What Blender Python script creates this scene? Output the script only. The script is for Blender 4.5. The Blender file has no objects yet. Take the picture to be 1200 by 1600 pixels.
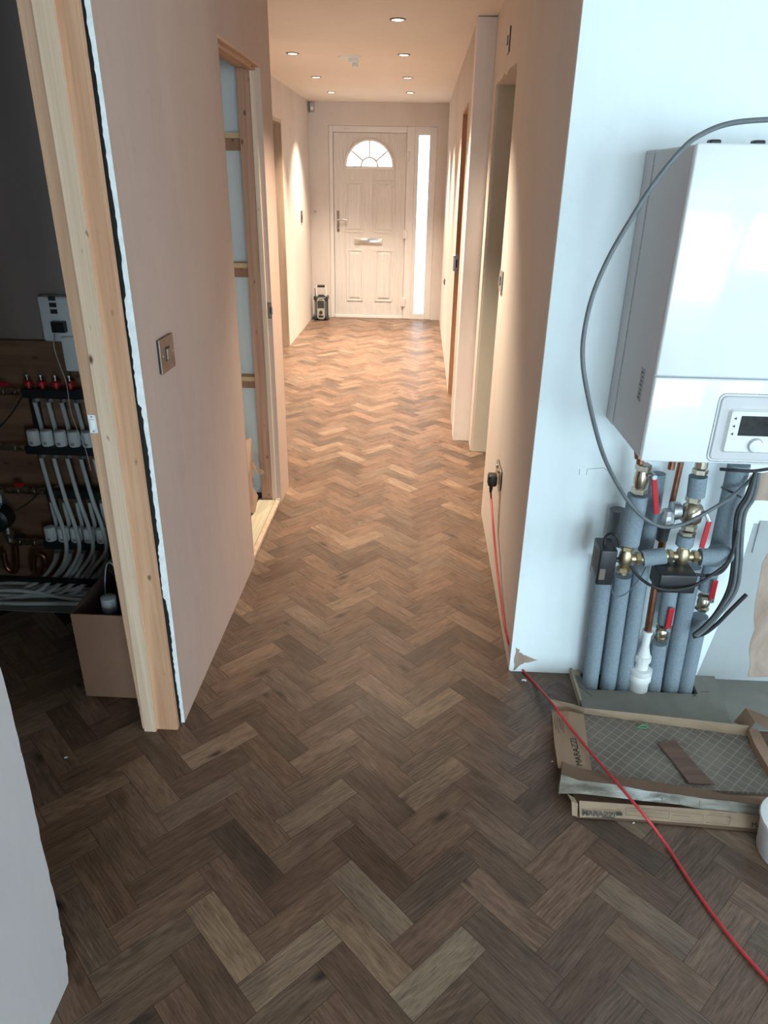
import bpy, bmesh, math, random
from mathutils import Vector, Matrix
S = bpy.context.scene
COL = S.collection
PI = math.pi
R = math.radians

# ------------------------------------------------------------------ camera
YAW, PIT, ROL, FPX, H = 0.0422044, 0.4357943, 0.0174538, 1109.208, 1.54
_fw = Vector((-math.sin(YAW), math.cos(YAW), 0)); _rt = Vector((math.cos(YAW), math.sin(YAW), 0)); _up = Vector((0, 0, 1))
_f2 = _fw*math.cos(PIT) - _up*math.sin(PIT); _u2 = _up*math.cos(PIT) + _fw*math.sin(PIT)
_r = _rt*math.cos(ROL) + _u2*math.sin(ROL); _u = _u2*math.cos(ROL) - _rt*math.sin(ROL)
cd = bpy.data.cameras.new('camera'); cam = bpy.data.objects.new('camera', cd); COL.objects.link(cam)
cd.sensor_fit = 'VERTICAL'; cd.sensor_height = 36; cd.lens = FPX/1600*36; cd.clip_start = 0.02
m = Matrix((( _r.x, _u.x, -_f2.x, 0), (_r.y, _u.y, -_f2.y, 0), (_r.z, _u.z, -_f2.z, H), (0, 0, 0, 1)))
cam.matrix_world = m; S.camera = cam

# ------------------------------------------------------------------ light
S.view_settings.view_transform = 'Standard'; S.view_settings.look = 'None'
S.view_settings.gamma = 1; S.view_settings.use_curve_mapping = False
S.view_settings.exposure = 0.0
W = bpy.data.worlds.new('overcast_sky'); S.world = W; W.use_nodes = True
W.node_tree.nodes['Background'].inputs[0].default_value = (0.80, 0.91, 1.0, 1)
W.node_tree.nodes['Background'].inputs[1].default_value = 4.2
SPOT_W = 410.0; SIDE_W = 24.0; REAR_W = 180.0; BACK_W = 55.0
DAY = (0.63, 0.875, 1.0); WARM = (1.0, 0.83, 0.64)
def area(name, loc, direction, sx, sy, power, color):
    l = bpy.data.lights.new(name, 'AREA'); l.shape = 'RECTANGLE'; l.size = sx; l.size_y = sy
    l.energy = power; l.color = color
    o = bpy.data.objects.new(name, l); COL.objects.link(o); o.location = loc
    o.rotation_euler = Vector(direction).to_track_quat('-Z', 'Y').to_euler()
    return o
# daylight of the patio door (right wall) and of the rear kitchen window
area('patio_daylight', (3.54, -0.55, 1.10), (-1, 0, 0), 2.3, 1.9, SIDE_W, DAY)
area('rear_door_daylight', (1.05, -4.42, 1.06), (0, 1, 0), 1.9, 1.9, REAR_W, DAY)
area('rear_window_daylight', (3.10, -4.42, 1.42), (0, 1, 0), 0.8, 1.15, BACK_W, DAY)

# ------------------------------------------------------------------ helpers
rnd = random.Random(7)
def ray(px, py):
    return _f2*FPX + _r*(px-600) - _u*(py-800)
def at(px, py, Y):            # point at depth Y
    d = ray(px, py); return Vector((0, 0, H)) + d*(Y/d.y)
def fl(px, py, z=0.0):        # point at height z
    d = ray(px, py); return Vector((0, 0, H)) + d*((z-H)/d.z)
def ax(px, py, X):            # point at plane X
    d = ray(px, py); return Vector((0, 0, H)) + d*(X/d.x)

def spline(pts, n=8):
    pts = [Vector(p) for p in pts]
    q = [pts[0]*2-pts[1]] + pts + [pts[-1]*2-pts[-2]]; out = []
    for i in range(1, len(q)-2):
        for k in range(n):
            t = k/n; a, b, c, d = q[i-1], q[i], q[i+1], q[i+2]
            out.append(0.5*((2*b)+(c-a)*t+(2*a-5*b+4*c-d)*t*t+(3*b-a-3*c+d)*t**3))
    out.append(pts[-1]); return out

class MB:
    def __init__(s): s.bm = bmesh.new()
    def box(s, x0, x1, y0, y1, z0, z1, bev=0.0, seg=2):
        v = [s.bm.verts.new((x, y, z)) for x in (x0, x1) for y in (y0, y1) for z in (z0, z1)]
        F = [s.bm.faces.new([v[i] for i in f]) for f in ((0,1,3,2),(4,6,7,5),(0,4,5,1),(2,3,7,6),(0,2,6,4),(1,5,7,3))]
        if bev:
            es = list({e for f in F for e in f.edges})
            bmesh.ops.bevel(s.bm, geom=es, offset=bev, segments=seg, affect='EDGES', profile=0.5)
        return s
    def obox(s, c, ux, uy, uz, bev=0.0):   # oriented box: centre and half-axis vectors
        c, ux, uy, uz = map(Vector, (c, ux, uy, uz))
        v = [s.bm.verts.new(c+ux*i+uy*j+uz*k) for i in (-1, 1) for j in (-1, 1) for k in (-1, 1)]
        F = [s.bm.faces.new([v[i] for i in f]) for f in ((0,1,3,2),(4,6,7,5),(0,4,5,1),(2,3,7,6),(0,2,6,4),(1,5,7,3))]
        if bev: bmesh.ops.bevel(s.bm, geom=list({e for f in F for e in f.edges}), offset=bev, segments=2, affect='EDGES', profile=0.5)
        return s
    def tube(s, pts, r, seg=12, cap=True, smooth=False):
        pts = [Vector(p) for p in pts]; n = len(pts)
        rr = r if isinstance(r, (list, tuple)) else [r]*n
        t0 = (pts[1]-pts[0]).normalized()
        a = t0.orthogonal().normalized(); rings = []; prev = t0
        for i, p in enumerate(pts):
            t = ((pts[min(i+1, n-1)]-pts[max(i-1, 0)])).normalized()
            if t.length == 0: t = prev
            a = prev.rotation_difference(t) @ a; prev = t
            a = (a - t*a.dot(t)).normalized()
            b = t.cross(a)
            rings.append([s.bm.verts.new(p+(a*math.cos(2*PI*k/seg)+b*math.sin(2*PI*k/seg))*rr[i]) for k in range(seg)])
        for i in range(n-1):
            for k in range(seg):
                s.bm.faces.new((rings[i][k], rings[i][(k+1)%seg], rings[i+1][(k+1)%seg], rings[i+1][k]))
        if cap:
            s.bm.faces.new(rings[0][::-1]); s.bm.faces.new(rings[-1])
        return s
    def lathe(s, base, axis, prof, seg=20):   # prof: (distance along axis, radius)
        base = Vector(base); axis = Vector(axis).normalized(); a = axis.orthogonal().normalized(); b = axis.cross(a)
        rings = [[s.bm.verts.new(base+axis*d+(a*math.cos(2*PI*k/seg)+b*math.sin(2*PI*k/seg))*max(r, 1e-4)) for k in range(seg)] for d, r in prof]
        for i in range(len(prof)-1):
            for k in range(seg):
                s.bm.faces.new((rings[i][k], rings[i][(k+1)%seg], rings[i+1][(k+1)%seg], rings[i+1][k]))
        s.bm.faces.new(rings[0][::-1]); s.bm.faces.new(rings[-1]); return s
    def prism(s, poly, d):                    # planar polygon extruded by vector d
        d = Vector(d); A = [s.bm.verts.new(p) for p in poly]; B = [s.bm.verts.new(Vector(p)+d) for p in poly]
        n = len(A); s.bm.faces.new(A[::-1]); s.bm.faces.new(B)
        for i in range(n): s.bm.faces.new((A[i], A[(i+1)%n], B[(i+1)%n], B[i]))
        return s
    def sheet(s, rows, th):                   # grid of points given thickness
        vs = [[s.bm.verts.new(p) for p in r] for r in rows]; fs = []
        for i in range(len(rows)-1):
            for j in range(len(rows[0])-1):
                fs.append(s.bm.faces.new((vs[i][j], vs[i][j+1], vs[i+1][j+1], vs[i+1][j])))
        if th: bmesh.ops.solidify(s.bm, geom=fs, thickness=th)
        return s
    def build(s, name, mat, parent=None, origin=None, smooth=False, kind=None, label=None):
        bmesh.ops.recalc_face_normals(s.bm, faces=s.bm.faces)
        me = bpy.data.meshes.new(name)
        off = Vector((0, 0, 0))
        if parent is not None:
            q = parent
            while q.parent: q = q.parent
            off = q.location.copy()
            if 'local' in q: off = Vector((0, 0, 0))
        elif origin is not None: off = Vector(origin)
        for v in s.bm.verts: v.co -= off
        s.bm.to_mesh(me); s.bm.free()
        me.materials.append(mat)
        if smooth:
            for p in me.polygons: p.use_smooth = True
            try: me.set_sharp_from_angle(angle=R(40))
            except Exception: pass
        o = bpy.data.objects.new(name, me); COL.objects.link(o)
        if parent is not None: o.parent = parent
        else: o.location = off
        if kind: o['kind'] = kind
        if label: o['label'] = label
        return o
def empty(name, loc, label, cat, group=None, local=False):
    o = bpy.data.objects.new(name, None); COL.objects.link(o); o.location = loc; o.empty_display_size = 0.05
    o['label'] = label; o['category'] = cat
    if group: o['group'] = group
    if local: o['local'] = 1
    return o
def tag(o, label, cat, group=None, kind=None):
    o['label'] = label; o['category'] = cat
    if group: o['group'] = group
    if kind: o['kind'] = kind
    return o
def copy_tree(o, parent=None):
    c = o.copy(); COL.objects.link(c)
    if parent is not None: c.parent = parent
    for ch in list(o.children): copy_tree(ch, c)
    return c
def struct(mb, name, mat): return mb.build(name, mat, kind='structure')
def text(name, body, size, mat, parent, origin, xdir, ydir, depth=0.0003, bold=0.0):
    cu = bpy.data.curves.new('lettering', 'FONT'); cu.body = body; cu.size = size; cu.extrude = depth; cu.offset = bold
    t = bpy.data.objects.new('lettering', cu); COL.objects.link(t)
    bpy.context.view_layer.update()
    me = bpy.data.meshes.new_from_object(t.evaluated_get(bpy.context.evaluated_depsgraph_get()))
    bpy.data.objects.remove(t)
    x = Vector(xdir).normalized(); z = x.cross(Vector(ydir)).normalized(); y = z.cross(x)
    q = parent
    while q.parent: q = q.parent
    org = Vector(origin) - (Vector((0,0,0)) if 'local' in q else q.location)
    for v in me.vertices: v.co = org + x*v.co.x + y*v.co.y + z*v.co.z
    me.materials.clear(); me.materials.append(mat)
    o = bpy.data.objects.new(name, me); COL.objects.link(o); o.parent = parent
    return o

# ------------------------------------------------------------------ materials
def srgb(r, g, b):
    f = lambda c: ((c/255)/12.92 if c/255 <= 0.04045 else ((c/255+0.055)/1.055)**2.4)
    return (f(r), f(g), f(b), 1)
def base_mat(name):
    m = bpy.data.materials.new(name); m.use_nodes = True
    nt = m.node_tree; b = nt.nodes['Principled BSDF']; return m, nt, b
def N(nt, t, **kw):
    n = nt.nodes.new(t)
    for k, v in kw.items():
        if k in ('operation', 'data_type', 'blend_type', 'attribute_name', 'feature', 'wave_type', 'bands_direction', 'noise_dimensions', 'distance'): setattr(n, k, v)
    return n
def mixc(nt, fac, a, b, blend='MIX'):
    n = nt.nodes.new('ShaderNodeMix'); n.data_type = 'RGBA'; n.blend_type = blend
    for sock, val in ((n.inputs[0], fac), (n.inputs[6], a), (n.inputs[7], b)):
        if hasattr(val, 'is_output') or isinstance(val, bpy.types.NodeSocket): nt.links.new(val, sock)
        else: sock.default_value = val
    return n.outputs[2]
def ramp(nt, src, stops):
    n = nt.nodes.new('ShaderNodeValToRGB'); el = n.color_ramp.elements
    while len(el) < len(stops): el.new(0.5)
    for e, (p, c) in zip(el, stops): e.position = p; e.color = c if len(c) == 4 else (*c, 1)
    nt.links.new(src, n.inputs[0]); return n.outputs[0]
def noise(nt, vec, scale, detail=4, rough=0.55, dist=0.0):
    n = nt.nodes.new('ShaderNodeTexNoise'); n.inputs['Scale'].default_value = scale; n.inputs['Detail'].default_value = detail
    n.inputs['Roughness'].default_value = rough; n.inputs['Distortion'].default_value = dist
    if vec is not None: nt.links.new(vec, n.inputs['Vector'])
    return n.outputs[0]
def objco(nt, scale=(1, 1, 1), rot=(0, 0, 0), loc=(0, 0, 0)):
    t = nt.nodes.new('ShaderNodeTexCoord'); mp = nt.nodes.new('ShaderNodeMapping')
    mp.inputs['Scale'].default_value = scale; mp.inputs['Rotation'].default_value = rot; mp.inputs['Location'].default_value = loc
    nt.links.new(t.outputs['Object'], mp.inputs[0]); return mp.outputs[0]
def bump(nt, b, h, strength=0.3, dist=0.002):
    n = nt.nodes.new('ShaderNodeBump'); n.inputs['Strength'].default_value = strength; n.inputs['Distance'].default_value = dist
    nt.links.new(h, n.inputs['Height']); nt.links.new(n.outputs[0], b.inputs['Normal'])
BW = lambda v: (v, v, v, 1)
def plain(name, col, rough=0.5, metal=0.0, spec=0.5, var=0.06, vs=30, bmp=0.0):
    m, nt, b = base_mat(name); c = col if len(col) == 4 else (*col, 1)
    co = objco(nt); n = noise(nt, co, vs, 4)
    dk = tuple(x*(1-var) for x in c[:3])+(1,); lt = tuple(min(1, x*(1+var)) for x in c[:3])+(1,)
    nt.links.new(ramp(nt, n, [(0.3, dk), (0.7, lt)]), b.inputs['Base Color'])
    b.inputs['Roughness'].default_value = rough; b.inputs['Metallic'].default_value = metal
    b.inputs['Specular IOR Level'].default_value = spec
    if bmp: bump(nt, b, noise(nt, co, vs*6, 3), bmp, 0.001)
    return m
def plaster(name, base, stain, amt=0.5, rough=0.85, scale=1.3):
    m, nt, b = base_mat(name)
    co = objco(nt, (1, 1, 0.45)); big = noise(nt, co, scale, 5, 0.6, 0.8)
    c = mixc(nt, ramp(nt, big, [(0.38, BW(0)), (0.68, BW(amt))]), base, stain)
    co2 = objco(nt, (1, 1, 1)); spots = noise(nt, co2, 9, 6, 0.7)
    c = mixc(nt, ramp(nt, spots, [(0.60, BW(0)), (0.75, BW(amt*0.5))]), c, tuple(x*0.82 for x in stain[:3])+(1,))
    sw = noise(nt, objco(nt, (3, 3, 0.6)), 6, 5, 0.6, 1.2)
    c = mixc(nt, ramp(nt, sw, [(0.35, BW(0)), (0.7, BW(0.22))]), c, tuple(min(1, x*1.12) for x in base[:3])+(1,))
    nt.links.new(c, b.inputs['Base Color']); b.inputs['Roughness'].default_value = rough
    b.inputs['Specular IOR Level'].default_value = 0.3
    bump(nt, b, noise(nt, co2, 40, 5, 0.6), 0.15, 0.002)
    return m
def wood(name, light, dark, axis='Z', knots=True, rough=0.6, ring=22, seed=0.0, kd=0.55):
    m, nt, b = base_mat(name)
    sc = {'Z': (ring, ring, 1.2), 'Y': (ring, 1.2, ring), 'X': (1.2, ring, ring)}[axis]
    co = objco(nt, sc, loc=(seed, seed*1.7, seed*0.6)); g = noise(nt, co, 1.0, 5, 0.55, 0.6)
    c = ramp(nt, g, [(0.32, dark), (0.5, tuple((x+y)/2 for x, y in zip(light, dark))), (0.66, light)])
    sc2 = tuple(x*(6 if x > 2 else 2) for x in sc); fine = noise(nt, objco(nt, sc2), 1.0, 3)
    c = mixc(nt, ramp(nt, fine, [(0.45, BW(0)), (0.75, BW(0.35))]), c, tuple(x*0.72 for x in dark[:3])+(1,))
    if knots:
        sk = {'Z': (24, 24, 12), 'Y': (24, 12, 24), 'X': (12, 24, 24)}[axis]
        v = nt.nodes.new('ShaderNodeTexVoronoi'); v.inputs['Scale'].default_value = 1.0
        nt.links.new(objco(nt, sk, loc=(seed+3.3, seed, 1.1)), v.inputs['Vector'])
        k = ramp(nt, v.outputs['Distance'], [(0.05, BW(1)), (0.10, BW(0.75)), (0.19, BW(0.0))])
        gate = ramp(nt, noise(nt, objco(nt, sk, loc=(seed, 9, 2)), 0.9, 1), [(kd-0.02, BW(0)), (kd+0.02, BW(1))])
        mul = nt.nodes.new('ShaderNodeMath'); mul.operation = 'MULTIPLY'
        nt.links.new(k, mul.inputs[0]); nt.links.new(gate, mul.inputs[1])
        c = mixc(nt, mul.outputs[0], c, srgb(84, 50, 28))
    nt.links.new(c, b.inputs['Base Color']); b.inputs['Roughness'].default_value = rough
    bump(nt, b, fine, 0.12, 0.001); return m
def glass_mat():
    m = bpy.data.materials.new('obscured_glass'); m.use_nodes = True; nt = m.node_tree; nt.nodes.clear()
    o = nt.nodes.new('ShaderNodeOutputMaterial'); t = nt.nodes.new('ShaderNodeBsdfTransparent'); tl = nt.nodes.new('ShaderNodeBsdfTranslucent')
    gl = nt.nodes.new('ShaderNodeBsdfGlossy'); gl.inputs['Roughness'].default_value = 0.15
    t.inputs[0].default_value = (0.97, 0.99, 1, 1); tl.inputs[0].default_value = (0.95, 0.98, 1, 1)
    nz = nt.nodes.new('ShaderNodeTexNoise'); nz.inputs['Scale'].default_value = 60
    bp = nt.nodes.new('ShaderNodeBump'); bp.inputs['Strength'].default_value = 0.3; nt.links.new(nz.outputs[0], bp.inputs['Height'])
    nt.links.new(bp.outputs[0], gl.inputs['Normal'])
    a = nt.nodes.new('ShaderNodeMixShader'); a.inputs[0].default_value = 0.35; nt.links.new(t.outputs[0], a.inputs[1]); nt.links.new(tl.outputs[0], a.inputs[2])
    c = nt.nodes.new('ShaderNodeMixShader'); c.inputs[0].default_value = 0.05; nt.links.new(a.outputs[0], c.inputs[1]); nt.links.new(gl.outputs[0], c.inputs[2])
    nt.links.new(c.outputs[0], o.inputs[0]); return m
def emit(name, col, s):
    m = bpy.data.materials.new(name); m.use_nodes = True; b = m.node_tree.nodes['Principled BSDF']
    b.inputs['Base Color'].default_value = (0.9, 0.85, 0.8, 1); b.inputs['Emission Color'].default_value = (*col, 1); b.inputs['Emission Strength'].default_value = s
    return m

def floor_mat():
    m, nt, b = base_mat('herringbone_oak')
    uv = nt.nodes.new('ShaderNodeUVMap'); uv.uv_map = 'plank'
    at_ = nt.nodes.new('ShaderNodeAttribute'); at_.attribute_name = 'tone'
    sp = nt.nodes.new('ShaderNodeSeparateColor'); nt.links.new(at_.outputs['Color'], sp.inputs[0])
    def mp(sc, loc=(0, 0, 0)):
        n = nt.nodes.new('ShaderNodeMapping'); n.inputs['Scale'].default_value = sc; n.inputs['Location'].default_value = loc
        nt.links.new(uv.outputs[0], n.inputs[0]); return n.outputs[0]
    # per plank tone (red channel 0 dark .. 1 pale)
    c = ramp(nt, sp.outputs[0], [(0.0, (0.082, 0.048, 0.030, 1)), (0.35, (0.145, 0.083, 0.052, 1)), (0.7, (0.200, 0.118, 0.075, 1)), (1.0, (0.290, 0.192, 0.122, 1))])
    # green channel: hue shift towards grey
    c = mixc(nt, sp.outputs[1], c, mixc(nt, 1.0, c, (0.88, 1.0, 1.08, 1), 'MULTIPLY'))
    grain = noise(nt, mp((7, 85, 1)), 1.0, 6, 0.65, 0.6)
    c = mixc(nt, ramp(nt, grain, [(0.30, BW(0.75)), (0.52, BW(0.0))]), c, mixc(nt, 1.0, c, (0.48, 0.46, 0.45, 1), 'MULTIPLY'))
    c = mixc(nt, ramp(nt, grain, [(0.55, BW(0.0)), (0.78, BW(0.8))]), c, mixc(nt, 1.0, c, (1.55, 1.52, 1.5, 1), 'MULTIPLY'))
    # cathedral figure
    w = nt.nodes.new('ShaderNodeTexWave'); w.wave_type = 'RINGS'; w.rings_direction = 'Z'
    w.inputs['Scale'].default_value = 1.0; w.inputs['Distortion'].default_value = 5.0; w.inputs['Detail'].default_value = 3; w.inputs['Detail Scale'].default_value = 1.3
    nt.links.new(mp((6, 34, 1)), w.inputs['Vector'])
    gate = ramp(nt, noise(nt, mp((4.5, 8, 1), (5, 3, 0)), 1.0, 2), [(0.48, BW(0)), (0.62, BW(0.75))])
    mul = nt.nodes.new('ShaderNodeMath'); mul.operation = 'MULTIPLY'
    nt.links.new(ramp(nt, w.outputs['Fac'], [(0.45, BW(1)), (0.85, BW(0))]), mul.inputs[0]); nt.links.new(gate, mul.inputs[1])
    c = mixc(nt, mul.outputs[0], c, mixc(nt, 1.0, c, (0.62, 0.60, 0.60, 1), 'MULTIPLY'))
    # broad blotches inside a plank
    bl = noise(nt, mp((6, 16, 1), (1, 7, 0)), 1.0, 3, 0.5, 0.4)
    c = mixc(nt, ramp(nt, bl, [(0.32, BW(0.6)), (0.5, BW(0))]), c, mixc(nt, 1.0, c, (0.62, 0.60, 0.58, 1), 'MULTIPLY'))
    # knots
    v = nt.nodes.new('ShaderNodeTexVoronoi'); v.inputs['Scale'].default_value = 1.0
    nt.links.new(mp((5.5, 15, 1), (0.4, 0.2, 0)), v.inputs['Vector'])
    kg = ramp(nt, noise(nt, mp((3, 5, 1), (9, 1, 0)), 1.0, 1), [(0.54, BW(0)), (0.58, BW(1))])
    mk = nt.nodes.new('ShaderNodeMath'); mk.operation = 'MULTIPLY'
    nt.links.new(ramp(nt, v.outputs['Distance'], [(0.04, BW(1)), (0.13, BW(0.55)), (0.24, BW(0))]), mk.inputs[0]); nt.links.new(kg, mk.inputs[1])
    c = mixc(nt, mk.outputs[0], c, (0.018, 0.012, 0.010, 1))
    nt.links.new(c, b.inputs['Base Color'])
    rr = ramp(nt, grain, [(0.3, BW(0.48)), (0.7, BW(0.35))]); nt.links.new(rr, b.inputs['Roughness'])
    b.inputs['Specular IOR Level'].default_value = 0.5
    pore = noise(nt, mp((22, 300, 1), (2, 2, 0)), 1.0, 4, 0.7, 0.3)
    c = mixc(nt, ramp(nt, pore, [(0.36, BW(0.85)), (0.5, BW(0.0))]), c, mixc(nt, 1.0, c, (0.5, 0.48, 0.47, 1), 'MULTIPLY'))
    c = mixc(nt, ramp(nt, pore, [(0.55, BW(0.0)), (0.72, BW(0.6))]), c, mixc(nt, 1.0, c, (1.45, 1.42, 1.4, 1), 'MULTIPLY'))
    nt.links.new(c, b.inputs['Base Color'])
    bump(nt, b, grain, 0.25, 0.0008)
    return m

M = {}
M['floor'] = floor_mat()
M['grout'] = plain('plank_joint', (0.025, 0.018, 0.014), 0.8)
M['plaster_pink'] = plaster('bare_pink_plaster', srgb(190, 164, 148), srgb(174, 148, 140), 0.6)
M['plaster_beige'] = plaster('bare_beige_plaster', srgb(226, 216, 206), srgb(214, 200, 190), 0.5)
M['plaster_far'] = plaster('primed_plaster', srgb(206, 200, 195), srgb(194, 178, 170), 0.6)
M['paint_white'] = plaster('white_painted_plaster', srgb(234, 244, 248), srgb(224, 230, 234), 0.5, 0.5)
M['paint_left'] = plaster('white_mist_coat', srgb(176, 168, 166), srgb(162, 155, 156), 0.5)
M['column'] = plaster('chalky_plaster', srgb(240, 236, 232), srgb(226, 206, 196), 0.5)
M['jamb_green'] = plaster('bare_backing_plaster', srgb(226, 222, 206), srgb(208, 204, 188), 0.6)
M['ceiling'] = plaster('ceiling_plaster', srgb(232, 224, 214), srgb(224, 208, 196), 0.4)
M['blue_board'] = plaster('pale_partition_board', srgb(226, 226, 222), srgb(214, 214, 212), 0.4)
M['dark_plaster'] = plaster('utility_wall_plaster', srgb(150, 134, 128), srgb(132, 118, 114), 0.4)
M['rough_pink'] = plaster('rough_backing_plaster', srgb(176, 158, 144), srgb(136, 106, 88), 0.9, 0.95, 9)
M['plaster_edge'] = plain('broken_plaster_edge', srgb(232, 230, 226), 0.9, var=0.12, vs=60, bmp=0.5)
M['bead'] = plain('white_corner_bead', srgb(226, 230, 232), 0.7, var=0.1, vs=40, bmp=0.3)
M['gap_shade'] = plain('painted_gap_shade', (0.012, 0.011, 0.010), 0.95)  # near-black colour standing in for the shade inside gaps and holes
M['pine'] = wood('pine_lining', srgb(206, 166, 136), srgb(180, 136, 106), seed=1.0, kd=0.60)
M['pine_pale'] = wood('pale_pine_stop', srgb(220, 192, 168), srgb(200, 168, 140), seed=4.0, ring=40, kd=0.64)
M['pine_orange'] = wood('orange_pine_lining', srgb(208, 164, 130), srgb(182, 132, 98), seed=7.0, kd=0.58)
M['pine_red'] = wood('reddish_stud', srgb(190, 142, 112), srgb(158, 108, 80), seed=2.5)
M['pine_x'] = wood('pine_batten', srgb(222, 186, 140), srgb(196, 150, 106), 'X', seed=3.0)
M['pine_y'] = wood('pine_header', srgb(214, 176, 146), srgb(186, 140, 108), 'Y', seed=3.0)
M['lining_grey'] = wood('grey_primed_lining', srgb(190, 168, 146), srgb(168, 144, 122), seed=6.0, kd=0.7)
M['cream_board'] = wood('cream_plywood', srgb(186, 176, 152), srgb(166, 154, 130), 'Y', seed=8.0, knots=False)
M['plywood'] = wood('plywood_backboard', srgb(152, 114, 88), srgb(112, 80, 60), 'X', seed=5.0, ring=10, kd=0.55)
M['upvc'] = plain('white_door_frame', srgb(214, 210, 207), 0.35, var=0.02)
def doorskin():
    m, nt, b = base_mat('white_woodgrain_skin')
    b.inputs['Base Color'].default_value = srgb(212, 208, 205); b.inputs['Roughness'].default_value = 0.38
    w = nt.nodes.new('ShaderNodeTexWave'); w.inputs['Scale'].default_value = 9; w.inputs['Distortion'].default_value = 9; w.inputs['Detail'].default_value = 2
    nt.links.new(objco(nt, (3.5, 1, 0.35)), w.inputs['Vector']); bump(nt, b, w.outputs['Fac'], 0.7, 0.003); return m
M['door'] = doorskin()
M['glass'] = glass_mat()
M['chrome'] = plain('brushed_chrome', (0.62, 0.60, 0.57), 0.22, 1.0, var=0.05)
M['nickel'] = plain('nickel_brass', (0.56, 0.50, 0.40), 0.28, 1.0, var=0.15, vs=60)
M['brass'] = plain('brass', (0.50, 0.41, 0.27), 0.42, 1.0, var=0.2, vs=60)
M['copper'] = plain('copper', (0.36, 0.17, 0.11), 0.35, 1.0, var=0.25, vs=40)
M['bronze_plate'] = plain('antique_switch_plate', (0.22, 0.17, 0.14), 0.42, 0.8, var=0.15)
M['steel'] = plain('galvanised_steel', (0.50, 0.53, 0.56), 0.4, 1.0, var=0.15)
M['black'] = plain('black_plastic', (0.018, 0.019, 0.021), 0.42, var=0.1)
M['black_rubber'] = plain('black_cable', (0.02, 0.021, 0.023), 0.6, var=0.1)
M['grey_cable'] = plain('grey_cable', (0.13, 0.15, 0.16), 0.5, var=0.15)
M['red_cable'] = plain('red_cable', (0.52, 0.035, 0.045), 0.45, var=0.08)
M['red'] = plain('red_plastic', (0.46, 0.012, 0.022), 0.4, var=0.08)
M['white_plastic'] = plain('white_plastic', srgb(226, 228, 228), 0.4, var=0.02)
M['white_pipe'] = plain('white_pipe', srgb(220, 222, 222), 0.5, var=0.04)
M['insulation'] = plain('grey_pipe_foam', srgb(128, 142, 152), 0.85, var=0.14, vs=160, bmp=0.5)
def boilermat():
    m, nt, b = base_mat('white_boiler_enamel')
    b.inputs['Base Color'].default_value = srgb(232, 236, 238); b.inputs['Roughness'].default_value = 0.16
    b.inputs['Specular IOR Level'].default_value = 0.6; b.inputs['Coat Weight'].default_value = 0.5; b.inputs['Coat Roughness'].default_value = 0.06
    bump(nt, b, noise(nt, objco(nt, (3, 3, 1.2)), 2.2, 2), 0.35, 0.02); return m
M['boiler'] = boilermat()
M['boiler_side'] = plain('boiler_side_panel', srgb(200, 200, 202), 0.45, var=0.01)
M['screen'] = plain('dark_display', (0.03, 0.032, 0.034), 0.15, var=0.3, vs=50)
M['label_grey'] = plain('grey_sticker', srgb(160, 162, 164), 0.5, var=0.3, vs=160)
M['ink'] = plain('black_ink', (0.03, 0.027, 0.025), 0.7)
M['ink_soft'] = plain('faded_ink', (0.16, 0.13, 0.11), 0.8)
M['cardboard'] = plain('brown_cardboard', srgb(198, 172, 146), 0.85, var=0.08, vs=14)
M['cardboard_dark'] = plain('worn_cardboard', srgb(160, 132, 112), 0.85, var=0.1, vs=10)
M['card_in'] = plain('inner_cardboard', srgb(192, 168, 144), 0.85, var=0.07, vs=12)
def tapemat():
    m, nt, b = base_mat('clear_tape_film'); co = objco(nt, (6, 30, 30))
    n = noise(nt, co, 1.0, 4)
    nt.links.new(ramp(nt, n, [(0.35, srgb(130, 122, 108)), (0.7, srgb(206, 200, 186))]), b.inputs['Base Color'])
    b.inputs['Roughness'].default_value = 0.22; bump(nt, b, noise(nt, objco(nt, (14, 40, 40)), 1, 4), 0.5, 0.004); return m
M['film'] = tapemat()
M['tile_back'] = None
def tileback():
    m, nt, b = base_mat('tile_back_diamond_grid'); t = nt.nodes.new('ShaderNodeTexCoord')
    sp = nt.nodes.new('ShaderNodeSeparateXYZ'); nt.links.new(t.outputs['Object'], sp.inputs[0])
    outs = []
    for sg in (1, -1):
        a = nt.nodes.new('ShaderNodeMath'); a.operation = 'MULTIPLY_ADD'; a.inputs[1].default_value = sg*1.0
        nt.links.new(sp.outputs[1], a.inputs[0]); nt.links.new(sp.outputs[0], a.inputs[2])
        s = nt.nodes.new('ShaderNodeMath'); s.operation = 'MULTIPLY'; s.inputs[1].default_value = 27.0; nt.links.new(a.outputs[0], s.inputs[0])
        f = nt.nodes.new('ShaderNodeMath'); f.operation = 'FRACT'; nt.links.new(s.outputs[0], f.inputs[0])
        outs.append(ramp(nt, f.outputs[0], [(0.0, BW(1)), (0.07, BW(0.8)), (0.10, BW(0))]))
    mx = mixc(nt, 1.0, outs[0], outs[1], 'LIGHTEN')
    base = ramp(nt, noise(nt, objco(nt), 8, 5), [(0.35, srgb(104, 96, 88)), (0.7, srgb(124, 116, 106))])
    nt.links.new(mixc(nt, mx, base, srgb(150, 142, 130)), b.inputs['Base Color']); b.inputs['Roughness'].default_value = 0.75
    return m
M['tile_back'] = tileback()
M['offcut'] = wood('dark_plank_offcut', srgb(118, 92, 78), srgb(88, 66, 56), 'X', knots=False, ring=30)
M['slab'] = plaster('dusty_grey_board', srgb(134, 134, 126), srgb(112, 108, 100), 0.6, 0.9, 4)
M['screed'] = plaster('grey_screed', srgb(138, 140, 134), srgb(116, 116, 110), 0.7, 0.95, 3)
M['grey_board'] = plaster('unpainted_grey_board', srgb(172, 178, 180), srgb(158, 160, 160), 0.6, 0.8, 3)
M['green'] = plain('green_scrap', (0.05, 0.28, 0.10), 0.5)
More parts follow.
